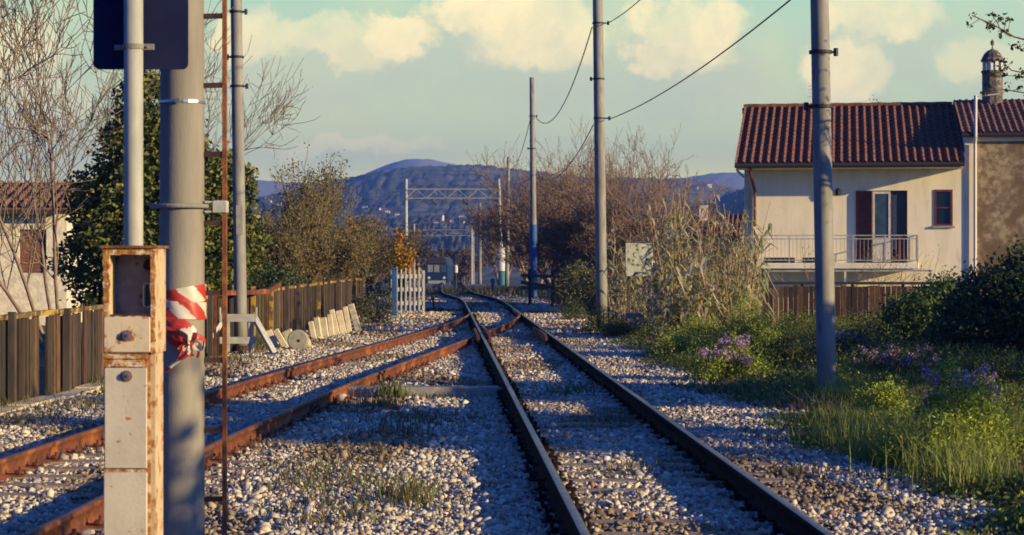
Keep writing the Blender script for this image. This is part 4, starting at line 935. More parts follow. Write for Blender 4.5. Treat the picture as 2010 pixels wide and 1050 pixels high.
# train in the distance
YT = 250; tx = gx(857, YT); tz = float(gz(0, YT)) + .25
tr = empty('train', (tx, YT, tz), 0, 'blue train with a dark front roof, far down the line beneath the second portal', 'train')
m = MB()
prof = [(-1.42, .4), (1.42, .4), (1.46, 1.0), (1.44, 2.6), (1.3, 3.3), (.9, 3.62), (-.9, 3.62), (-1.3, 3.3), (-1.44, 2.6), (-1.46, 1.0)]
n = len(prof); m.add([(x * s_, y, z * (1 if s_ == 1 else .97)) for (y, s_) in ((0, .93), (.5, 1), (22, 1)) for (x, z) in prof], [tuple(range(n))[::1], tuple(range(3 * n - 1, 2 * n - 1, -1))] + [(r_ * n + (i + 1) % n, r_ * n + i, (r_ + 1) * n + i, (r_ + 1) * n + (i + 1) % n) for r_ in range(2) for i in range(n)])
tb = m.build('body', 'train_blue', tr)
for k in (-1, 0, 1): m = MB(); m.bbox(k * .82 - .33, k * .82 + .33, -.04, .01, 1.75, 2.65, .03); m.build('windscreen', 'galv' if k < 1 else 'glass_teal', tb)
m = MB(); m.bbox(-1.2, 1.2, -.1, .3, 2.85, 3.5, .05); m.build('front_canopy', 'fascia', tb)
for k in (-1, 1): m = MB(); m.tube([(k * .95, -.06, 1.05), (k * .95, .0, 1.05)], .17, 10); m.build('headlight', 'pale', tb)
m = MB(); m.bbox(-1.1, 1.1, -.25, .1, .3, .7, .04); m.build('coupler_beam', 'concrete', tr)
m = MB(); m.beam((-.6, 3, 3.62), (0, 3.6, 4.3), .05, .05); m.beam((.6, 3, 3.62), (0, 3.6, 4.3), .05, .05); m.beam((-.7, 3.6, 4.35), (.7, 3.6, 4.35), .06, .06); m.build('pantograph', 'dark_metal', tr)

# small lineside items
def marker(px, ytop, ybot, Y, label, mats, r_=.06, cat='marker post'):
    root = empty('marker_post', (gx(px, Y), Y, float(gz(0, Y)) - .05), 0, label, cat); zt_ = CZ + (503 - ytop) / F * Y - root.location.z
    m = MB(); m.tube([(0, 0, 0), (0, 0, zt_ * .7)], r_ * .6, 8); m.build('post', mats[0], root); m = MB(); m.tube([(0, 0, zt_ * .7), (0, 0, zt_ * .93), (0, 0, zt_)], [r_, r_, r_ * .5], 10); m.build('head', mats[1], root); return root
marker(895, 520, 570, 118, 'short dark post with a white head between the two tracks', ('dark_metal', 'pale'), .11)
marker(967, 546, 572, 104, 'small teal bollard in the grass left of the portal leg', ('teal_paint', 'teal_paint'), .12, 'bollard')

# white picket gate and blue post
gt = empty('picket_gate', (gx(801, 61), 61, 0), R(8), 'white picket gate with three humped tops at the end of the wooden fence', 'gate')
m = MB(); hw = .48; k = 0
for x in np.linspace(-hw, hw, 8): t_ = (x + hw) / (2 * hw); h_ = 1.30 + .14 * abs(math.sin(t_ * 3 * math.pi)); m.box(x - .024, x + .024, -.02, .004, .12, h_); m.add([(x - .024, -.02, h_), (x + .024, -.02, h_), (x + .024, .004, h_), (x - .024, .004, h_), (x, -.008, h_ + .05)], [(0, 1, 4), (1, 2, 4), (2, 3, 4), (3, 0, 4)])
m.build('pickets', 'grey_paint', gt)
for z in (.3, .72, 1.12): m = MB(); m.box(-hw - .03, hw + .03, .006, .05, z, z + .12); m.build('rail', 'grey_paint', gt)
for x in (-hw, hw): m = MB(); m.box(x - .04, x + .04, .052, .12, -.1, 1.36); m.build('post', 'grey_paint', gt)
bp_ = empty('gate_post', (gx(774, 57), 57, 0), 0, 'dark blue square post beside the white picket gate', 'post')
m = MB(); m.bbox(-.075, .075, -.075, .075, -.1, 1.42, .008); m.build('shaft', 'blue_paint', bp_); m = MB(); m.bbox(-.09, .09, -.09, .09, 1.42, 1.46, .01); m.build('cap', 'blue_paint', bp_); m = MB(); m.bbox(-.16, .16, -.14, .14, -.1, .1, .02); m.build('footing', 'concrete', bp_)
sw = empty('point_lever', (gx(851, 64), 64, float(gz(-3, 64))), 0, 'low black hand lever for the points, beside the rusty rail', 'point lever')
m = MB(); m.bbox(-.25, .35, -.15, .15, 0, .14, .02); m.build('frame', 'dark_metal', sw); m = MB(); m.tube([(.02, 0, .12), (-.02, 0, .42)], .035, 8); m.tube([(-.02, 0, .40), (-.02, 0, .52)], .06, 8); m.build('lever', 'dark_metal', sw); m = MB(); m.tube([(.35, 0, .07), (1.15, 0, .07)], .025, 8); m.build('rod', 'rust_dark', sw)

# concrete cross beam in the turnout
cb = empty('concrete_beam', (gx(663, 25.6), 25.6, 0), R(1.2), 'long pale concrete beam lying on the ballast from the rusty rail to the main line', 'concrete beam')
m = MB(); m.bbox(.1, 2.08, -.13, .13, -.05, .12, .015); m.build('beam', 'concrete', cb)
sb = empty('stone_block', (gx(664, 24.3), 24.3, 0), R(20), 'small pale broken stone against the rusty rail end near the concrete beam', 'stone')
V, Fr, C = rocks((np.array([[.02, 0, .07]]), np.array([.085]), np.array([[.55, .5, .42]]))); raw('block', V, [Fr], 'stone', C, parent=sb)

# cable duct slabs along the fence foot
for k in range(11):
    y_ = 15 + k * 1.55; o = MB().bbox(-.16, .16, -.74, .74, -.05, .035, .012).build('duct_cover', 'cream_concrete'); o.location = (float(edge_l(y_)) - .32 + .03 * math.sin(k * 2.1), y_, .01 * math.sin(k * 3.3)); o.rotation_euler = (0, 0, R(-2 + 1.5 * math.sin(k * 1.7)))
    tag(o, 'pale concrete cable duct cover in the line at the foot of the left wooden fence', 'duct cover', 'duct covers along the fence')

# ---------------------------------------------------------------- left wooden fence
fp = [(14, -6.45), (24, -6.12), (28, -5.88), (36, -5.5), (45, -5.2), (50, -5.2), (63, -4.95), (68, -4.75)]
fn_ = empty('wooden_fence', (-6.45, 14, 0), 0, 'long weathered dark board fence with yellow lichen on its capping, left of the tracks', 'fence')
o_ = fn_.location; rr = random.Random(11); m = MB(); y_ = 14.0; fx = lambda y: float(np.interp(y, [p[0] for p in fp], [p[1] for p in fp]))
while y_ < 67.8:
    w_ = rr.uniform(.09, .2); x_ = fx(y_) + rr.uniform(-.012, .012); h_ = 1.05 + rr.uniform(-.05, .02); cc = rr.choice([(.085, .056, .035), (.062, .042, .028), (.105, .07, .042), (.045, .032, .024), (.14, .09, .045), (.07, .053, .04)])
    if rr.random() > .03: 
        T = Matrix.Translation((x_ - o_.x, y_ - o_.y, 0)) @ Matrix.Rotation(R(rr.uniform(-5, 5)), 4, 'Z') @ Matrix.Rotation(R(rr.uniform(-1.2, 1.2)), 4, 'X')
        m.box(-.015, .015, 0, w_, -.05, h_, c=tuple(v * rr.uniform(.8, 1.2) for v in cc), T=T)
    y_ += w_ + rr.uniform(.004, .03)
m.build('boards', 'fence_wood', fn_)
m = MB(); y_ = 14.0
while y_ < 67:
    L_ = rr.uniform(.9, 1.25); a, b_ = Vector((fx(y_) + .01, y_, 1.07 + rr.uniform(-.012, .012))) - o_, Vector((fx(y_ + L_) + .01, y_ + L_, 1.07 + rr.uniform(-.012, .012))) - o_; a.z += 0; m.beam(a, b_, .10, .06); y_ += L_ + rr.uniform(.06, .2)
m.build('capping', 'lichen', fn_)
y_ = 14.6
while y_ < 67: m = MB(); x_ = fx(y_) - o_.x; h_ = 1.13 + rr.uniform(-.03, .06); m.box(x_ + .055, x_ + .135, y_ - o_.y - .05, y_ - o_.y + .05, -.1, h_); m.build('post', 'greywood' if rr.random() > .25 else 'lichen', fn_); y_ += 2.35

# buffer stop
bf = empty('buffer_stop', (gx(470, 36.8), 36.8, 0), R(4), 'grey steel trestle buffer stop standing round the grey pole', 'buffer stop')
s_ = 36.8 / F
for sx in (-1, 1):
    for dy in (-.35, .2):
        m = MB(); xo = .28 * sx; m.beam((xo, dy, .66), (xo + sx * .38, dy - .35, .02), .07, .06); m.build('strut', 'grey_paint', bf)
    m = MB(); m.beam((.22 * sx, -.35, .02), (.22 * sx, -.35, .70), .06, .06); m.beam((.22 * sx, .2, .02), (.22 * sx, .2, .70), .06, .06); m.build('upright', 'grey_paint', bf)
    m = MB(); m.tube([(.33 * sx, -.35, .66), (.33 * sx, -.35, .86)], .018, 6); m.build('rod', 'grey_paint', bf)
    m = MB(); m.bbox(.52 * sx - .2 * (sx < 0), .52 * sx + .2 * (sx > 0) + .02, -.95, -.4, .0, .045, .01); m.build('foot_plate', 'blue_paint', bf)
for z, h_ in ((.60, .14), (.20, .12)):
    m = MB(); m.box(-.33, .33, -.425, -.386, z, z + h_); m.build('crossbeam', 'grey_paint', bf)
# bent rusty rail resting on the fence side
m = MB(); P = [Vector((gx(400, 35.6), 35.6, 1.13)), Vector((gx(524, 39.5), 39.5, 1.09)), Vector((gx(549, 41.5), 41.5, 1.22))]
for p, q in zip(P[:-1], P[1:]): m.beam(p, q, .07, .09)
for p in (P[0] + Vector((.12, .6, 0)), P[1]): m.beam(p - Vector((0, .06, .04)), (p.x, p.y - .06, -.05), .045, .045)
tag(m.build('steel_bar', 'rust_rail'), 'bent rusty orange steel bar on thin supports in front of the wooden fence', 'steel bar')

# leaning concrete slabs by the fence
def slab(px, pyb, Y, w, h, lean, label, group=None, tw=0):
    o = MB().bbox(-w / 2, w / 2, -.05, .05, 0, h, .012).build('concrete_slab', 'cream_concrete'); o.location = (gx(px, Y), Y, -.03); o.rotation_euler = (R(-12), R(lean), R(tw)); tag(o, label, 'concrete slab', group)
gs = 'concrete slabs leaning by the fence'; rr = random.Random(3)
for k, px_ in enumerate((617, 628, 639, 652, 663, 675, 687)):
    slab(px_, 660, 43.2 + k * .55, .12 + .04 * (k % 3 == 2), .46 + .035 * k + rr.uniform(-.06, .05), -13 + rr.uniform(-6, 5), 'pale cream concrete slab leaning left in the close row before the wooden fence', gs, rr.uniform(-8, 8))
slab(705, 655, 46.9, .15, .74, -17, 'tallest cream slab at the right end of the leaning row, with an orange stained foot', gs)
slab(541, 690, 38.6, .17, .42, -22, 'short cream slab lying aslant nearest to the grey pole', gs, 10)
slab(563, 690, 39.0, .12, .46, -32, 'narrow cream slab tilted hard left beside the round stone block', gs)
slab(577, 690, 39.8, .2, .38, -25, 'broad short slab just behind the round stone block', gs)
m = MB(); m.tube([(0, -.09, .2), (0, -.08, .2), (0, .08, .2)], [.18, .2, .2], 18); m.tube([(.02, -.096, .19), (.02, -.088, .19)], .03, 10, mi=1); o = m.build('stone_disc', ['concrete', 'fascia']); o.location = (gx(585, 38.4), 38.4, -.02); tag(o, 'round grey stone block with a small hole, among the short cream slabs', 'stone block')
V, Fr, C = rocks((np.array([[0, 0, .1]]), np.array([.17]), np.array([[.55, .48, .34]]))); o = raw('boulder', V, [Fr], 'stone', C); o.location = (gx(603, 39.2), 39.2, 0); tag(o, 'rounded tan boulder right of the round stone block', 'stone')

# right side: dark rail fence, notice board, block
rf_ = empty('rail_fence', (gx(1040, 72), 72, -.1), 0, 'dark old timber rail fence in front of the brown thicket', 'fence')
for k in range(6): m = MB(); x_ = k * .78; yb_ = -k * 2.2; m.box(x_ - .06, x_ + .06, yb_ - .06, yb_ + .06, -.1, 1.45 - .05 * (k % 2)); m.build('post', 'greywood', rf_)
for z0_, z1_ in ((1.2, 1.15), (.75, .8), (.95, .4)):
    m = MB(); m.beam((-.3, .8, z0_), (4.2, -11.8, z1_), .05, .12); m.build('rail', 'greywood', rf_)
nb_ = empty('notice_board', (gx(1254, 46), 46, -.05), R(6), 'blank flaking pale green board on two posts among the dry canes', 'board'); s_ = 46 / F
m = MB(); m.bbox(-.32, .32, -.02, .02, CZ + (503 - 538) * s_, CZ + (503 - 477) * s_ + .05, .01); m.build('panel', 'board', nb_)
for x in (-.24, .24): m = MB(); m.box(x - .03, x + .03, .022, .07, 0, CZ + .25); m.build('post', 'greywood', nb_)
m = MB(); m.bbox(-.17, .17, -.15, .15, -.05, .42, .02); m.add([(-.13, -.152, .1), (.0, -.152, .1), (.0, -.152, .3), (-.13, -.152, .3)], [(0, 1, 2, 3)], 1); o = m.build('concrete_post', ['concrete', 'pale']); o.location = (gx(1243, 45), 45, 0.25); o.location.z = .1; tag(o, 'squat grey concrete block in the shaded weeds below the pale green board', 'concrete block')
o = MB().bbox(-.09, .09, -.07, .07, 0, .09, .015).build('brick', 'brickred'); o.location = (gx(1558, 23.2), 23.2, -.02); o.rotation_euler[2] = .3; tag(o, 'single reddish brick at the grass edge left of the grey pole foot', 'brick')

# ---------------------------------------------------------------- trees and plants
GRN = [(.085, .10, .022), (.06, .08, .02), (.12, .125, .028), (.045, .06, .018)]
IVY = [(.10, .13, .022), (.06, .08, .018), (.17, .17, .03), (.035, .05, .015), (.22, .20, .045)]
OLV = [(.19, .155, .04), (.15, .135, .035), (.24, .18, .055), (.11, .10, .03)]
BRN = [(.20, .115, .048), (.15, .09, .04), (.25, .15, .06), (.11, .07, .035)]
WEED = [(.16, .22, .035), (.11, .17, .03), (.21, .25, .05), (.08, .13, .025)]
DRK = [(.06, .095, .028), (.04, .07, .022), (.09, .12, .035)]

iv = empty('ivy_tree', (gx(310, 41), 41, 0), 0, 'dense dark conical tree smothered in ivy behind the fence and the thick pole', 'tree')
lob = [(0, 0, 2.2, 1.85, 1.7, 1.7), (-.55, 0, 1.7, 1.55, 1.4, 1.3), (.95, 0, 2.1, 1.25, 1.3, 1.35), (-.1, 0, 3.6, 1.25, 1.1, 1.25), (-.2, 0, 4.7, .75, .7, .95), (1.15, .1, 3.05, .95, .9, .95), (-1.05, -.1, 2.9, .75, .8, .9), (.35, 0, 4.1, .7, .7, .7)]
P = cloud_points(52000, lob); cen = P[rng.integers(0, len(P), 800)]; pk = rng.integers(0, 800, len(P)); mm = rng.random(len(P)) < .6; P[mm] = cen[pk[mm]] + rng.normal(0, .10, (mm.sum(), 3)); P = P[P[:, 2] > .3]
V, Fq, C = leaf_quads(P, .105, IVY, w=.75, flat=.2); raw('crown', V, [Fq], 'ivyleaf', C, parent=iv)
V, Fq = segs_mesh([((0, 0, -.1), (.1, 0, 1.2), .16, .13), ((.1, 0, 1.2), (-.05, 0, 2.8), .13, .09), ((-.05, 0, 2.8), (-.15, 0, 5), .09, .03)], 8); raw('trunk', V, [Fq], 'bark', parent=iv)

bare_tree('bare_tree', 'many-stemmed leafless tan tree filling the left edge before the white house', (gx(108, 38), 38, 0), 8.4, .045, 3, 21, 'bark', stems=4, lean=(-.30, 0), fan=.36, kids=(2, 3), minr=.010, L0=.45)
bare_tree('bare_tree', 'leafless purplish tree at the far left edge, behind the tan one', (gx(-110, 49), 49, 0), 9.5, .07, 2, 22, 'bark', stems=3, lean=(.02, 0), fan=.3, kids=(2, 3), minr=.007)
bare_tree('bare_tree', 'leafless tree whose fine branches show right of the ivy-covered tree', (gx(300, 45), 45, 0), 7.6, .07, 3, 25, 'bark', stems=3, lean=(.0, 0), fan=.12, kids=(3, 4), minr=.007, leafpal=BRN, leafn=1, leafsize=.03)
# thicket left of the line
def thick(px, Y, ytop, seed, label, bark='bark_olive', pal=OLV, leafn=5, ls=.085, stems=4, fan=.4, depth=3, grp='bushy trees left of the line', minr=.010, kids=(3, 4), hs_=1.02):
    z0 = float(gz(gx(px, Y), Y)); h = CZ + (503 - ytop) / F * Y - z0
    return bare_tree('tree', label, (gx(px, Y), Y, z0), h * hs_, .02 * h, depth, seed, bark, stems=stems, fan=fan, leafpal=pal, leafn=leafn, leafsize=ls, group=grp, minr=minr, kids=kids, L0=.34)
thick(523, 60, 395, 31, 'low olive tree right beside the ivy-covered tree, above the fence', fan=.6)
thick(572, 62, 335, 32, 'olive tree with a dark upright trunk above the middle of the wooden fence', fan=.4, kids=(2, 4), hs_=.92, leafn=4)
thick(612, 64, 288, 33, 'tallest olive tree of the left thicket, its bare top against the sky', fan=.12, hs_=1.02, kids=(2, 4), leafn=4)
thick(668, 65, 350, 34, 'broad olive tree right of the tallest one in the left thicket', fan=.5, kids=(2, 4), hs_=.88, leafn=4)
thick(712, 90, 395, 35, 'brownish olive tree above the right end of the wooden fence', fan=.55, pal=OLV + BRN)
thick(752, 97, 432, 36, 'low brown tree just left of the white portal leg', fan=.6, pal=OLV + BRN)
thick(600, 60.5, 420, 37, 'low twiggy olive tree hugging the fence under the tallest one', fan=.7, pal=OLV + BRN)
thick(492, 62, 455, 38, 'low dull tree between the ivy-covered tree and the grey pole', fan=.7)
bush('shrub', 'dark evergreen shrub behind the fence under the olive thicket', (gx(520, 57), 57, 0), [(0, 0, .8, .8, .6, .8), (.7, 0, .7, .7, .6, .7), (-.7, 0, .7, .6, .5, .6)], 9000, .08, DRK)
bush('flowering_shrub', 'shrub of orange-yellow blossom left of the white portal leg', (gx(788, 76), 76, 0), [(0, 0, 1.3, .30, .3, .7), (-.1, 0, 2.2, .16, .2, .6), (.3, 0, 1.4, .16, .2, .6)], 2400, .11, [(.55, .24, .02), (.42, .17, .02), (.25, .22, .03)])
bush('shrub', 'grey-green bushy weed at the right end of the wooden fence by the blue post', (gx(742, 53), 53, 0), [(0, 0, .45, .45, .4, .6), (-.4, -.3, .35, .35, .3, .45)], 5000, .05, [(.16, .15, .10), (.11, .12, .06), (.09, .09, .05)])
# right thicket
GRr = 'bare brown trees right of the line'
def thr(px, Y, ytop, seed, label, **kw): return thick(px, Y, ytop, seed, label, bark=kw.pop('bark', 'bark_red'), pal=kw.pop('pal', BRN), grp=GRr, **kw)
thr(985, 190, 365, 41, 'dark far tree between the lattice portal girder and the plain far pole', fan=.4, ls=.14, minr=.02, leafn=6)
thr(1040, 160, 315, 42, 'brown tree right of the plain far pole', fan=.4, ls=.13, minr=.017, leafn=6)
thr(1050, 120, 360, 43, 'low bushy brown tree left of the shade-footed pole', fan=.6, ls=.11, minr=.014, leafn=7)
thr(1090, 108, 290, 44, 'bare brown tree right behind the shade-footed pole', fan=.4, ls=.07, minr=.013, leafn=2, hs_=1.2, kids=(2, 4))
thr(1120, 100, 300, 45, 'bushy brown tree midway between the two cable poles', fan=.4, ls=.08, minr=.013, leafn=3, hs_=1.15, kids=(2, 4))
thr(1150, 92, 360, 46, 'dense russet bush-like tree left of the pole by the canes', fan=.7, ls=.09, minr=.012, leafn=8)
thr(1100, 95, 410, 47, 'low russet tree at the foot of the shade-footed pole', fan=.8, ls=.09, minr=.012, leafn=8)
thr(1215, 90, 250, 48, 'tall bare tree right of the pole by the canes', fan=.22, ls=.05, minr=.010, leafn=1, hs_=1.12, kids=(2, 4))
thr(1268, 88, 270, 49, 'tall spreading bare tree above the dry canes', fan=.3, ls=.05, minr=.010, leafn=1, hs_=1.05, kids=(2, 4))
thr(1215, 84, 390, 50, 'low russet tree behind the pale green board', fan=.7, ls=.08, minr=.012, leafn=8)
thr(1300, 92, 400, 51, 'low brown tree behind the tallest cane', fan=.7, ls=.08, minr=.012, leafn=6)
thr(1400, 130, 395, 52, 'small dark tree behind the terracotta house', fan=.6, pal=DRK, ls=.12, leafn=8, minr=.015)
thr(1868, 72, 178, 53, 'small leafy tree top showing over the ridge of the cream house', fan=.5, pal=DRK, ls=.08, leafn=5)
thr(880, 330, 480, 54, 'reddish far tree right behind the train', fan=.6, ls=.35, minr=.05, leafn=9)
thr(912, 330, 480, 55, 'reddish far tree between the train and the farthest pole', fan=.6, ls=.3, minr=.045, leafn=9)
thr(815, 340, 480, 56, 'dull far tree left of the train', fan=.6, pal=OLV + BRN, ls=.35, minr=.05, leafn=9)
bush('shrub', 'grey-green shrub left of the foot of the pole by the canes', (gx(1130, 62), 62, -.3), [(0, 0, 1.0, .7, .6, .9), (.5, 0, .7, .5, .5, .7)], 5000, .09, [(.16, .15, .07), (.12, .12, .05)])

# canes
def canes(px, Y, n, ytop, seed, label, rx=.35, base_z=-.1):
    r = random.Random(seed); root = empty('cane_clump', (gx(px, Y), Y, base_z), 0, label, 'canes', 'clumps of tall dry canes'); S = []; LV = []; LC = []
    H0 = (CZ + (503 - ytop) / F * Y - base_z) * 1.08
    pal = [(.62, .53, .24), (.72, .62, .32), (.48, .41, .19), (.40, .42, .14), (.80, .70, .42), (.32, .36, .12)]
    for k in range(n):
        a = r.uniform(0, 6.28); q = Vector((rx * r.uniform(-1, 1), rx * .8 * r.uniform(-1, 1), 0)); H = H0 * (.42 + .5 * r.random()) if k > 2 else H0 * (1 - .06 * k); la = r.uniform(0, 6.28); ln = r.uniform(.02, .28)
        d = Vector((math.cos(la) * ln, math.sin(la) * ln, 1)).normalized(); m_ = 7; prev = q
        for i in range(m_):
            d = (d + Vector((math.cos(la), math.sin(la), 0)) * .035 * i / m_).normalized(); nx_ = prev + d * H / m_; S.append((tuple(prev), tuple(nx_), .011 * (1 - .5 * i / m_), .011 * (1 - .5 * (i + 1) / m_)))
            if i >= 1:
                for _ in range(2):
                    ph = r.uniform(0, 6.28); L = r.uniform(.25, .6); e = Vector((math.cos(ph), math.sin(ph), 0)); s_ = prev.lerp(nx_, r.random()); c_ = r.choice(pal); w_ = r.uniform(.02, .042); t_ = Vector((-e.y, e.x, 0)) * w_
                    p1 = s_ + e * L * .45 + Vector((0, 0, L * r.uniform(.15, .4))); p2 = s_ + e * L * .9 + Vector((0, 0, L * r.uniform(-.5, .2)))
                    LV += [tuple(s_ - t_ * .5), tuple(s_ + t_ * .5), tuple(p1 + t_), tuple(p1 - t_), tuple(p2)]; LC += [c_] * 5
            prev = nx_
        if r.random() < .28:  # feathery plume
            for _ in range(26):
                p = prev - d * r.uniform(0, .32); e = Vector((r.gauss(0, 1), r.gauss(0, 1), r.gauss(.6, .5))).normalized(); t_ = e.cross(Vector((.3, .2, 1))).normalized() * .01; L = r.uniform(.06, .15)
                LV += [tuple(p - t_), tuple(p + t_), tuple(p + e * L * .6 + t_), tuple(p + e * L * .6 - t_), tuple(p + e * L)]; LC += [(.44, .35, .2)] * 5
    V, Fq = segs_mesh(S, 4); raw('stalks', V, [Fq], 'cane', parent=root)
    V = np.array(LV); b = (np.arange(len(V) // 5) * 5)[:, None]; raw('leaves', V, [b + np.array([[0, 1, 2, 3]]), b + np.array([[3, 2, 4]])], 'leaf', np.array(LC) * np.repeat(rng.uniform(.7, 1.2, (len(V) // 5, 1)), 5, 0), parent=root); return root
M['cane'] = mat('cane', (.50, .39, .19), (.34, .26, .13), 4)
canes(1215, 51, 16, 440, 61, 'short dry canes between the pole and the pale green board', .3)
canes(1262, 48.5, 14, 500, 62, 'low dry canes in front of the pale green board', .3)
canes(1308, 47, 24, 425, 63, 'dry canes right of the pale green board', .36)
canes(1320, 44, 44, 372, 64, 'tallest dry canes, one leaning left above the rest', .4)
canes(1396, 46, 32, 420, 65, 'dry canes in front of the terracotta house', .38)
canes(1440, 44, 36, 395, 66, 'dry canes just left of the corner of the cream house', .36)
canes(1478, 46, 16, 440, 67, 'thin dry canes against the left corner of the cream house', .25)
canes(1335, 42.5, 24, 520, 68, 'low tangled canes in front of the tallest ones', .5)
canes(1420, 42.5, 24, 510, 69, 'low tangled canes at the edge of the bright green weeds', .5)
r_ = random.Random(77); S = []; root = empty('dry_vine', (gx(1700, 56), 56, -1.4), 0, 'bare reddish creeper climbing over the balcony and pergola of the cream house', 'creeper'); T = []
for k in range(14): grow(r_, Vector((-1.4 + k * .23, r_.uniform(-.2, .1), 1.6)), Vector((r_.gauss(0, .6), r_.gauss(0, .2), 1)), 1.0, .012, 2, S, T, kids=(2, 3), minr=.006, up=.05)
S.append(((0, 0, 0), (-.2, 0, 1.6), .04, .03)); V, Fq = segs_mesh(S, 3); raw('stems', V, [Fq], 'bark_red', parent=root)
P = np.array([t[0] for t in T]); V, Fq, C = leaf_quads(np.repeat(P, 2, 0) + rng.normal(0, .06, (len(P) * 2, 3)), .05, [(.22, .10, .05), (.16, .12, .05), (.12, .08, .05)]); raw('leaves', V, [Fq], 'leaf', C, parent=root)

# shrubs and flowering weeds, right side
YG = [(.34, .40, .045), (.24, .31, .035), (.42, .44, .07), (.14, .20, .025)]
FL = [(.46, .27, .44), (.55, .34, .48), (.30, .20, .42)]
def wb(px, Y, label, rx, h, n=4500, pal=WEED, size=.045, fl=None, name='shrub', cat='bush', w=.35):
    h *= 1.3; n = int(n * 1.25)
    z0 = float(gz(gx(px, Y), Y)) - .08
    r_ = random.Random(px * 7 + int(Y)); lb_ = []
    for k in range(8):
        a = r_.uniform(0, 6.28); d = rx * r_.uniform(.2, .95); s_ = r_.uniform(.28, .55); hk = h * r_.uniform(.35, 1.0) * (1 - .35 * d / rx)
        lb_.append((d * math.cos(a), d * math.sin(a) * .8, hk * .5, rx * s_, rx * s_, hk * .55))
    return bush(name, label, (gx(px, Y), Y, z0), lb_, n, size, pal, cat=cat, flowers=fl, w=w)
wb(1440, 28.5, 'rounded weed bush with a cap of mauve flowers, left of the grey pole foot', (.5), .75, 9000, pal=YG, fl=(2600, .032, FL), name='flowering_bush')
wb(1870, 19.5, 'tall bright weed bush with mauve flower heads near the lower right edge', .42, .85, 9000, pal=YG, fl=(1900, .03, FL), name='flowering_bush')
wb(1475, 38, 'bright yellow-green bushy weed below the canes', .62, 1.0, 9000, pal=YG)
wb(1375, 41, 'yellow-green weed bush left of the brightest one', .6, .75, 7000, pal=YG)
wb(1262, 44, 'low weed bush on the ballast edge nearest the pale green board', .5, .65, 5000, pal=YG, fl=(700, .03, FL))
wb(1345, 35, 'low sunlit weed hummock at the ballast edge', .55, .6, 6500, pal=YG)
wb(1515, 33, 'yellow-green weed bush touching the mauve flowered one', .5, .7, 6000, pal=YG)
wb(1720, 21.5, 'bright green weed clump on the verge below the grey pole', .42, .5, 6000, pal=YG)
wb(1840, 16.8, 'leafy yellow-green weed at the grass edge under the tall flowering bush', .42, .5, 8000, pal=YG)
wb(1965, 17.3, 'yellow-green weed clump cut by the right edge', .5, .75, 11000, pal=YG)
wb(1640, 27, 'olive weed clump around the foot of the grey pole', .5, .35, 4500, pal=WEED)
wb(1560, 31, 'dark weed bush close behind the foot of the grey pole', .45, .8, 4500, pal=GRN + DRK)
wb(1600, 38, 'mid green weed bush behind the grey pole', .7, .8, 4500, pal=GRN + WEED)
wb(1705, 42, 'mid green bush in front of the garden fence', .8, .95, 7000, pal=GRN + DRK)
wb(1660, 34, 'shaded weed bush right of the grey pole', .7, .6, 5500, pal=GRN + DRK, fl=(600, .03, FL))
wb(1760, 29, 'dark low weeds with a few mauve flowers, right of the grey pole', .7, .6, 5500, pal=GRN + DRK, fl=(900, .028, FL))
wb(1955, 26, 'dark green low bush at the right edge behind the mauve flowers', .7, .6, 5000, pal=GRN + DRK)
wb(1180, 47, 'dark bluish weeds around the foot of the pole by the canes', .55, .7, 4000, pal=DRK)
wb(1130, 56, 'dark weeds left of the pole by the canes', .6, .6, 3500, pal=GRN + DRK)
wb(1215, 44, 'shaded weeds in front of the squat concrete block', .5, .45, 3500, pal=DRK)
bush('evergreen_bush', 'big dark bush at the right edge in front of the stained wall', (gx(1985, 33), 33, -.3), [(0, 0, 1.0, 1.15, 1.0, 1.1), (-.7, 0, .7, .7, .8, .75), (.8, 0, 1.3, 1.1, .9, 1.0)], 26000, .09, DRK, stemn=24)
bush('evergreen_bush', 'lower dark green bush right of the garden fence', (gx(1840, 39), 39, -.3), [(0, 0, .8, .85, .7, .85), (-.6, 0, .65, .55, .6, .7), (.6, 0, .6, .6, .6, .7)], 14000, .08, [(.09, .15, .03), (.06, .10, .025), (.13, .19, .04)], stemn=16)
# leafy tree standing outside the right edge; its branches reach into the picture and shade the verge
tt_ = empty('leafy_tree', (8.3, 23.6, -.1), 0, 'tree whose sparse leafy branches hang into the top right corner', 'tree'); o_ = Vector((8.3, 23.6, -.1)); S = []; r_ = random.Random(5)
trk = [((0, 0, 0), (-.1, 0, 1.6), .16, .13), ((-.1, 0, 1.6), (-.2, .1, 3.0), .13, .10), ((-.2, .1, 3.0), (-.5, 0, 4.0), .10, .06)]
LP = []
def spray(pts, rad):
    w_ = [at(px, py, 23.6) - o_ for px, py in pts]
    for i_ in range(len(w_) - 1):
        S.append((tuple(w_[i_]), tuple(w_[i_ + 1]), rad * (1 - .6 * i_ / len(w_)), rad * (1 - .6 * (i_ + 1) / len(w_))))
        for k in range(3 if i_ else 0):
            s0 = w_[i_].lerp(w_[i_ + 1], r_.random()); e = s0 + Vector((r_.gauss(0, .07), r_.gauss(0, .08), r_.gauss(0, .07))); S.append((tuple(s0), tuple(e), .0045, .003)); LP.extend([e + Vector((r_.gauss(0, .022), r_.gauss(0, .03), r_.gauss(0, .022))) for _ in range(6)])
    LP.extend([w_[-1] + Vector((r_.gauss(0, .03), r_.gauss(0, .03), r_.gauss(0, .02))) for _ in range(8)])
spray([(2330, 60), (2160, 95), (2040, 85), (1990, 72), (1962, 55), (1935, 42), (1908, 30)], .014)
spray([(1985, 72), (1965, 60), (1958, 45), (1948, 30)], .007)
spray([(2160, 95), (2060, 120), (2010, 100), (1992, 92)], .009)
spray([(2200, 200), (2080, 150), (2020, 145), (1985, 138), (1968, 120)], .010)
spray([(2200, 200), (2060, 150), (2010, 150), (1975, 148)], .007)
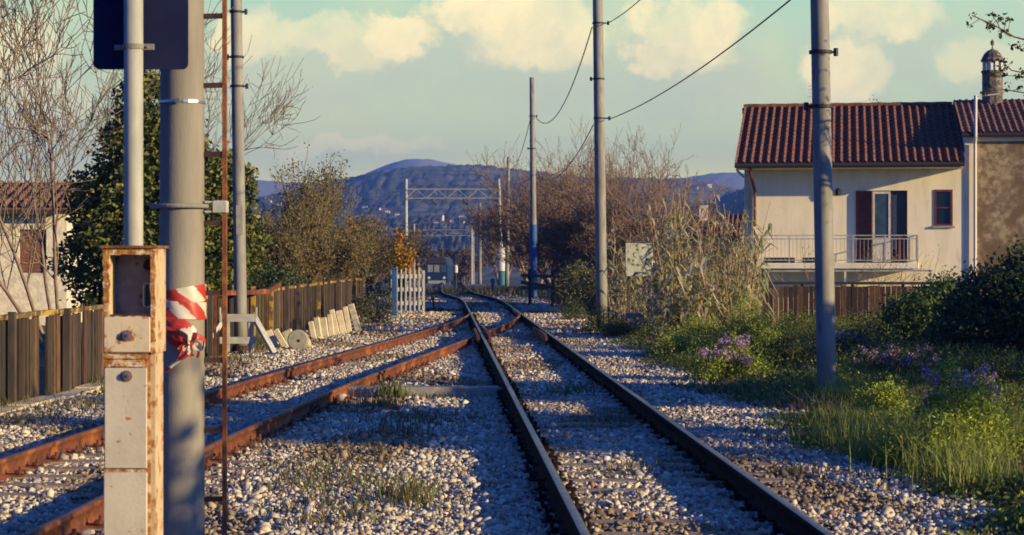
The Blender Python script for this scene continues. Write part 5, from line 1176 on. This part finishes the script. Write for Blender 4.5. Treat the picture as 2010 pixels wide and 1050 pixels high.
spray([(2200, 220), (2080, 200), (2010, 182), (1965, 175), (1935, 182)], .009)
spray([(2200, 160), (2090, 60), (2030, 20), (2000, -20)], .009)
for k in range(60):
    a = r_.uniform(0, 6.28); q = Vector((-.3, 0, 3.6)); d = Vector((math.cos(a) * .8 + .35, math.sin(a) * .8, r_.uniform(.1, 1.1))).normalized(); e = q + d * r_.uniform(.8, 1.9)
    if (e + o_).x < 6.8: continue
    S.append((tuple(q), tuple(e), .02, .008)); LP.extend([e + Vector((r_.gauss(0, .28), r_.gauss(0, .28), r_.gauss(0, .22))) for _ in range(34)])
for p in ((2330, 60), (2200, 200), (2200, 220), (2200, 160)): S.append(((-.4, 0, 3.5), tuple(at(p[0], p[1], 23.6) - o_), .035, .016))
V, Fq = segs_mesh(trk, 8); raw('trunk', V, [Fq], 'bark', parent=tt_); V, Fq = segs_mesh(S, 4); raw('branches', V, [Fq], 'bark', parent=tt_)
V, Fq, C = leaf_quads(np.array([tuple(p) for p in LP]), .055, GRN); raw('crown', V, [Fq], 'leaf', C, parent=tt_)

# unseen vegetation on the sunny side, added and shaped to throw the long shadows
bush('leafy_tree', 'row of unseen slim trees added outside the right edge to shade the tracks', (9.9, 14.3, 0), [(0, 0, 2.9, .9, .9, .85), (.2, 1.6, 2.7, .9, .8, .75), (.3, 2.9, 2.95, .9, .8, .85)], 8000, .15, GRN, cat='tree')
bush('leafy_tree', 'unseen slim trees added outside the right edge to shade the tracks farther along', (12.5, 19.6, 0), [(0, 0, 2.75, 1.1, 1.0, .6), (.1, 1.9, 2.7, 1.1, 1.0, .55)], 6000, .15, GRN, cat='tree')
bush('hedge', 'unseen hedge added outside the right edge to shade the verge farther along', (12.5, 24.5, 0), [(0, 0, 1.1, 1.4, 1.6, 1.15), (.5, 2.6, 1.2, 1.4, 1.4, 1.25), (1.2, 5.2, 1.3, 1.5, 1.5, 1.4), (1.8, 8, 1.5, 1.5, 1.5, 1.6)], 14000, .18, GRN, cat='hedge')
bush('hedge', 'unseen hedge added beside the viewer to shade the foot of the thick pole', (7.6, 6.35, 0), [(0, 0, 1.4, 1.0, .8, 1.8), (.5, .5, 1.2, .9, .7, 1.4)], 7000, .16, GRN, cat='hedge')
bush('hedge', 'unseen hedge added outside the right edge to shade the growth by the big dark bush', (17.5, 33.5, 0), [(0, 0, 1.3, 1.6, 1.6, 1.3), (1.2, 3, 1.3, 1.6, 1.6, 1.3)], 12000, .2, GRN, cat='hedge')

# grass
def scatter_grass(name, n, xf, yr, hf, wd, pal, label, lean=.5):
    y = yr[0] + (yr[1] - yr[0]) * rng.random(n) ** 1.25; x, keep = xf(y, n); x, y = x[keep], y[keep]; h = hf(x, y) * rng.uniform(.5, 1.25, len(x)); ok = h > .02; x, y, h = x[ok], y[ok], h[ok]
    V, Q, T, C = blades(x, y, gz(x, y) - .07, h + .05, wd * (1 + y / 40), pal, lean); return tag(raw(name, V, [Q, T], 'grass', C), label, 'grass', kind='stuff')
def pat(x, y): return .5 + .5 * np.sin(x * 2.3 + 1.7 * np.sin(y * .9)) * np.sin(y * 1.4 + x * .8)
def xr_(y, n): e = edge_r(y); w_ = np.minimum(.30 * y + 1.0, 12) - e; x = e - .1 + w_ * rng.random(n) ** 1.1; return x, x < .265 * y + 1.4
scatter_grass('grass', 170000, xr_, (10, 52), lambda x, y: (.05 + .24 * pat(x, y) ** 1.5) * (.35 + .65 * smooth((x - edge_r(y)) / .9)), .009, [(.16, .22, .03), (.11, .17, .025), (.22, .26, .045), (.07, .12, .022), (.26, .22, .09)], 'long green grass and weeds covering the verge right of the tracks')
scatter_grass('dead_grass', 26000, xr_, (10, 50), lambda x, y: (.04 + .22 * pat(x + 2, y * .7)) * smooth((x - edge_r(y)) / .5), .007, [(.38, .31, .17), (.30, .24, .12), (.22, .17, .09)], 'dry straw coloured grass stalks mixed into the right verge', .95)
n_ = 7500; y = 10 + 42 * rng.random(n_) ** 1.1; x, kp = xr_(y, n_); x, y = x[kp], y[kp]; hh_ = (.06 + .28 * pat(x * 1.7 + 1, y * 1.3) + .35 * smooth((y - 24) / 10) * pat(x * .9, y * .5 + 1)) * (.4 + .6 * smooth((x - edge_r(y)) / .8))
P = np.repeat(np.stack([x, y, gz(x, y)], -1), 18, 0); H_ = np.repeat(hh_, 18); P = P + rng.normal(0, 1, P.shape) * np.array([.07, .07, 0]); P[:, 2] += H_ * rng.random(len(P)) - .05
V, Fq, C = leaf_quads(P, .05, [(.13, .19, .03), (.09, .14, .025), (.20, .25, .04), (.06, .10, .02), (.19, .16, .05)], w=.5, jit=.35); tag(raw('undergrowth', V, [Fq], 'leaf', C), 'low broad-leaved weeds carpeting the right verge between the grass', 'undergrowth', kind='stuff')
tx_ = np.array([(1010 + 60, 990), (1720, 900), (1680, 880), (1800, 900), (1850, 940), (1910, 960), (1560, 700), (1760, 740), (1840, 720), (1920, 730), (1990, 740), (1780, 880), (1970, 880), (1640, 800)][1:])
cx_ = [((px - 1005) / F * (F * CZ / (py - 503)), F * CZ / (py - 503)) for px, py in tx_]
def clump_x(y, n): return y, np.ones(n, bool)
K = np.repeat(np.array(cx_), 260, 0); x = K[:, 0] + rng.normal(0, .22, len(K)); y = K[:, 1] + rng.normal(0, .3, len(K)); h = rng.uniform(.2, .58, len(K))
V, Q, T, C = blades(x, y, gz(x, y) - .07, h, .008, [(.26, .32, .05), (.19, .26, .04), (.33, .32, .10)], .75); tag(raw('tall_grass', V, [Q, T], 'grass', C), 'tall sunlit seeding grass standing above the right verge', 'grass', kind='stuff')
def xl_(y, n): e = edge_l(y); x = e + .35 - 1.6 * rng.random(n); return x, (x > -.29 * y - 1) & (x > np.interp(y, [14, 24, 36, 50, 68], [-6.4, -6.1, -5.45, -5.1, -4.75]) + .05)
scatter_grass('grass', 26000, xl_, (14, 60), lambda x, y: .03 + .26 * np.clip(pat(x * 1.3, y) - .35, 0, 1), .009, [(.15, .165, .04), (.11, .13, .03), (.24, .20, .08), (.17, .13, .06)], 'patchy grass at the foot of the left wooden fence')
spots = [(640, 940, 150, .45, .10), (720, 890, 90, .35, .08), (800, 985, 160, .2, .16), (740, 800, 200, .3, .12), (860, 780, 90, .4, .07), (1130, 770, 110, .3, .07), (1240, 930, 90, .3, .07), (1100, 775, 110, .25, .1), (1200, 830, 150, .35, .07),
         (560, 960, 60, .3, .06), (620, 1030, 70, .3, .08), (780, 850, 160, .35, .09), (700, 1020, 70, .3, .07), (940, 770, 60, .2, .09), (1590, 930, 90, .25, .07), (1490, 900, 70, .3, .06), (60, 830, 200, .5, .09), (150, 800, 160, .5, .1), (470, 710, 120, .5, .1), (690, 650, 120, .4, .13), (560, 740, 80, .4, .08),
         (1220, 830, 80, .3, .06), (610, 930, 260, .55, .07), (690, 960, 200, .5, .08), (800, 825, 260, .45, .09), (600, 1000, 120, .3, .06), (900, 830, 120, .4, .07), (480, 880, 90, .4, .06), (1150, 760, 90, .4, .08), (1560, 860, 140, .4, .08), (1420, 760, 120, .5, .1), (950, 600, 120, .5, .12), (820, 590, 120, .8, .15), (900, 572, 500, 3.5, .25), (960, 570, 500, 3, .3), (1010, 572, 400, 2, .3), (860, 572, 300, 2, .25), (200, 890, 50, .3, .08), (660, 1000, 80, .25, .08), (850, 1000, 60, .25, .06)]
X_, Y_, H_ = [], [], []
for (px, py, n_, sp, hh_) in spots:
    yy_ = F * CZ / (py - 503); xx_ = gx(px, yy_); X_.append(xx_ + rng.normal(0, sp * .6, n_)); Y_.append(yy_ + rng.normal(0, sp, n_)); H_.append(hh_ * rng.uniform(.5, 1.4, n_))
X_, Y_, H_ = map(np.concatenate, (X_, Y_, H_)); V, Q, T, C = blades(X_, Y_, gz(X_, Y_) - .03, H_ + .04, .009 * (1 + Y_ / 40), [(.12, .14, .035), (.09, .11, .03), (.20, .16, .07), (.17, .10, .045)], .7)
tag(raw('weeds', V, [Q, T], 'grass', C), 'small scattered weeds growing through the ballast', 'weeds', kind='stuff')
# dry dirt litter patches
K = rng.normal(0, 1, (130, 2)); x = gx(765, 25) + K[:, 0] * .10; y = 25.3 + K[:, 1] * .07; V, Q, T, C = blades(x, y, np.full(130, .0), rng.uniform(.08, .3, 130), .014, [(.16, .18, .04), (.11, .14, .03)], .6); tag(raw('grass_tuft', V, [Q, T], 'grass', C), 'green grass tuft growing against the long concrete beam', 'grass tuft')

# ---------------------------------------------------------------- far houses standing on the hills
from mathutils.bvhtree import BVHTree
hills_ = [o for o in bpy.data.objects if o.name.startswith('hill')]
vs, fs = [], []
for o in hills_:
    n0 = len(vs); vs += [v.co.copy() for v in o.data.vertices]; fs += [tuple(i + n0 for i in p.vertices) for p in o.data.polygons]
bvh = BVHTree.FromPolygons(vs, fs); eye = Vector((0, 0, CZ))
FH = [(548, 404, 'wall_cream', 'pale farmhouse on the hillside left of the tallest olive tree'), (577, 410, 'pale', 'white cottage on the hillside behind the left thicket'), (562, 420, 'wall_cream', 'cream cottage below the white cottage on the left hillside'), (742, 414, 'pale', 'small white house on the hill left of the portal leg'), (761, 418, 'wall_cream', 'cream house on the hill touching the portal leg'), (716, 410, 'wall_cream', 'small tan house on the hill above the fence end'), (880, 437, 'pink', 'pink house in the valley below the portal girder'), (906, 428, 'pale', 'white house in the valley right of the pink one'), (907, 440, 'wall_cream', 'cream house just below the white one in the valley'), (856, 440, 'pale', 'tiny white house left of the pink one'), (866, 428, 'wall_cream', 'tiny cream house above the valley, left of the pink one'), (838, 434, 'wall_cream', 'low cream house at the left of the valley row'), (1217, 365, 'wall_cream', 'cream hill house right of the pole by the canes'), (1392, 366, 'pale', 'white hilltop house left of the cream house roof'), (1366, 372, 'pale', 'white house low on the hill behind the bare trees'), (528, 398, 'pale', 'tiny pale house highest on the left hillside'), (780, 424, 'pale', 'tiny pale barn below the portal leg top')]
for (px, py, mt_, lb) in FH:
    d = (at(px, py, 1000) - eye).normalized(); hit = bvh.ray_cast(eye, d)
    if hit[0] is None: print('no hit', px, py); continue
    p = hit[0]; s_ = p.y / F; w_ = (9 if mt_ != 'pink' else 11) * s_; h_ = 6 * s_; rz_ = random.uniform(-.5, .5)
    root = empty('house', (p.x, p.y + w_ * .3, p.z - h_ * .4), rz_, lb, 'house', 'small houses on the far hills')
    m = MB(); m.box(-w_ / 2, w_ / 2, -w_ * .35, w_ * .35, -h_, h_ * 1.15); m.add([(-w_ / 2, -w_ * .35, h_ * 1.15), (-w_ / 2, w_ * .35, h_ * 1.15), (-w_ / 2, 0, h_ * 1.5), (w_ / 2, -w_ * .35, h_ * 1.15), (w_ / 2, w_ * .35, h_ * 1.15), (w_ / 2, 0, h_ * 1.5)], [(0, 2, 1), (3, 4, 5)]); m.build('wall', mt_, root)
    m = MB(); e_ = w_ * .06; a_ = w_ / 2 + e_; m.add([(-a_, -w_ * .4, h_ * 1.13), (a_, -w_ * .4, h_ * 1.13), (a_, 0, h_ * 1.56), (-a_, 0, h_ * 1.56), (a_, w_ * .4, h_ * 1.13), (-a_, w_ * .4, h_ * 1.13)], [(0, 1, 2, 3), (3, 2, 4, 5)]); m.build('roof', 'tile_old', root)
    for k in (-1, 1): m = MB(); m.box(k * w_ * .22 - w_ * .07, k * w_ * .22 + w_ * .07, -w_ * .35 - .06, -w_ * .35 - .01, h_ * .45, h_ * .85); m.build('window', 'glass_dark', root)

# ---------------------------------------------------------------- air
HAZE = True
if HAZE:
    hm = bpy.data.materials.new('haze'); hm.use_nodes = True; nt = hm.node_tree; nt.nodes.clear()
    o = nn(nt, 'ShaderNodeOutputMaterial'); v = nn(nt, 'ShaderNodeVolumePrincipled'); setin(v, {'Density': .00029, 'Color': (.17, .36, .92, 1), 'Anisotropy': .1}); nt.links.new(v.outputs[0], o.inputs['Volume']); M['haze'] = hm
    m = MB(); m.box(-5200, 5200, -62, 3760, -24, 192); hz = m.build('haze', 'haze'); tag(hz, 'thin bluish evening haze over the valley', 'haze', kind='stuff')
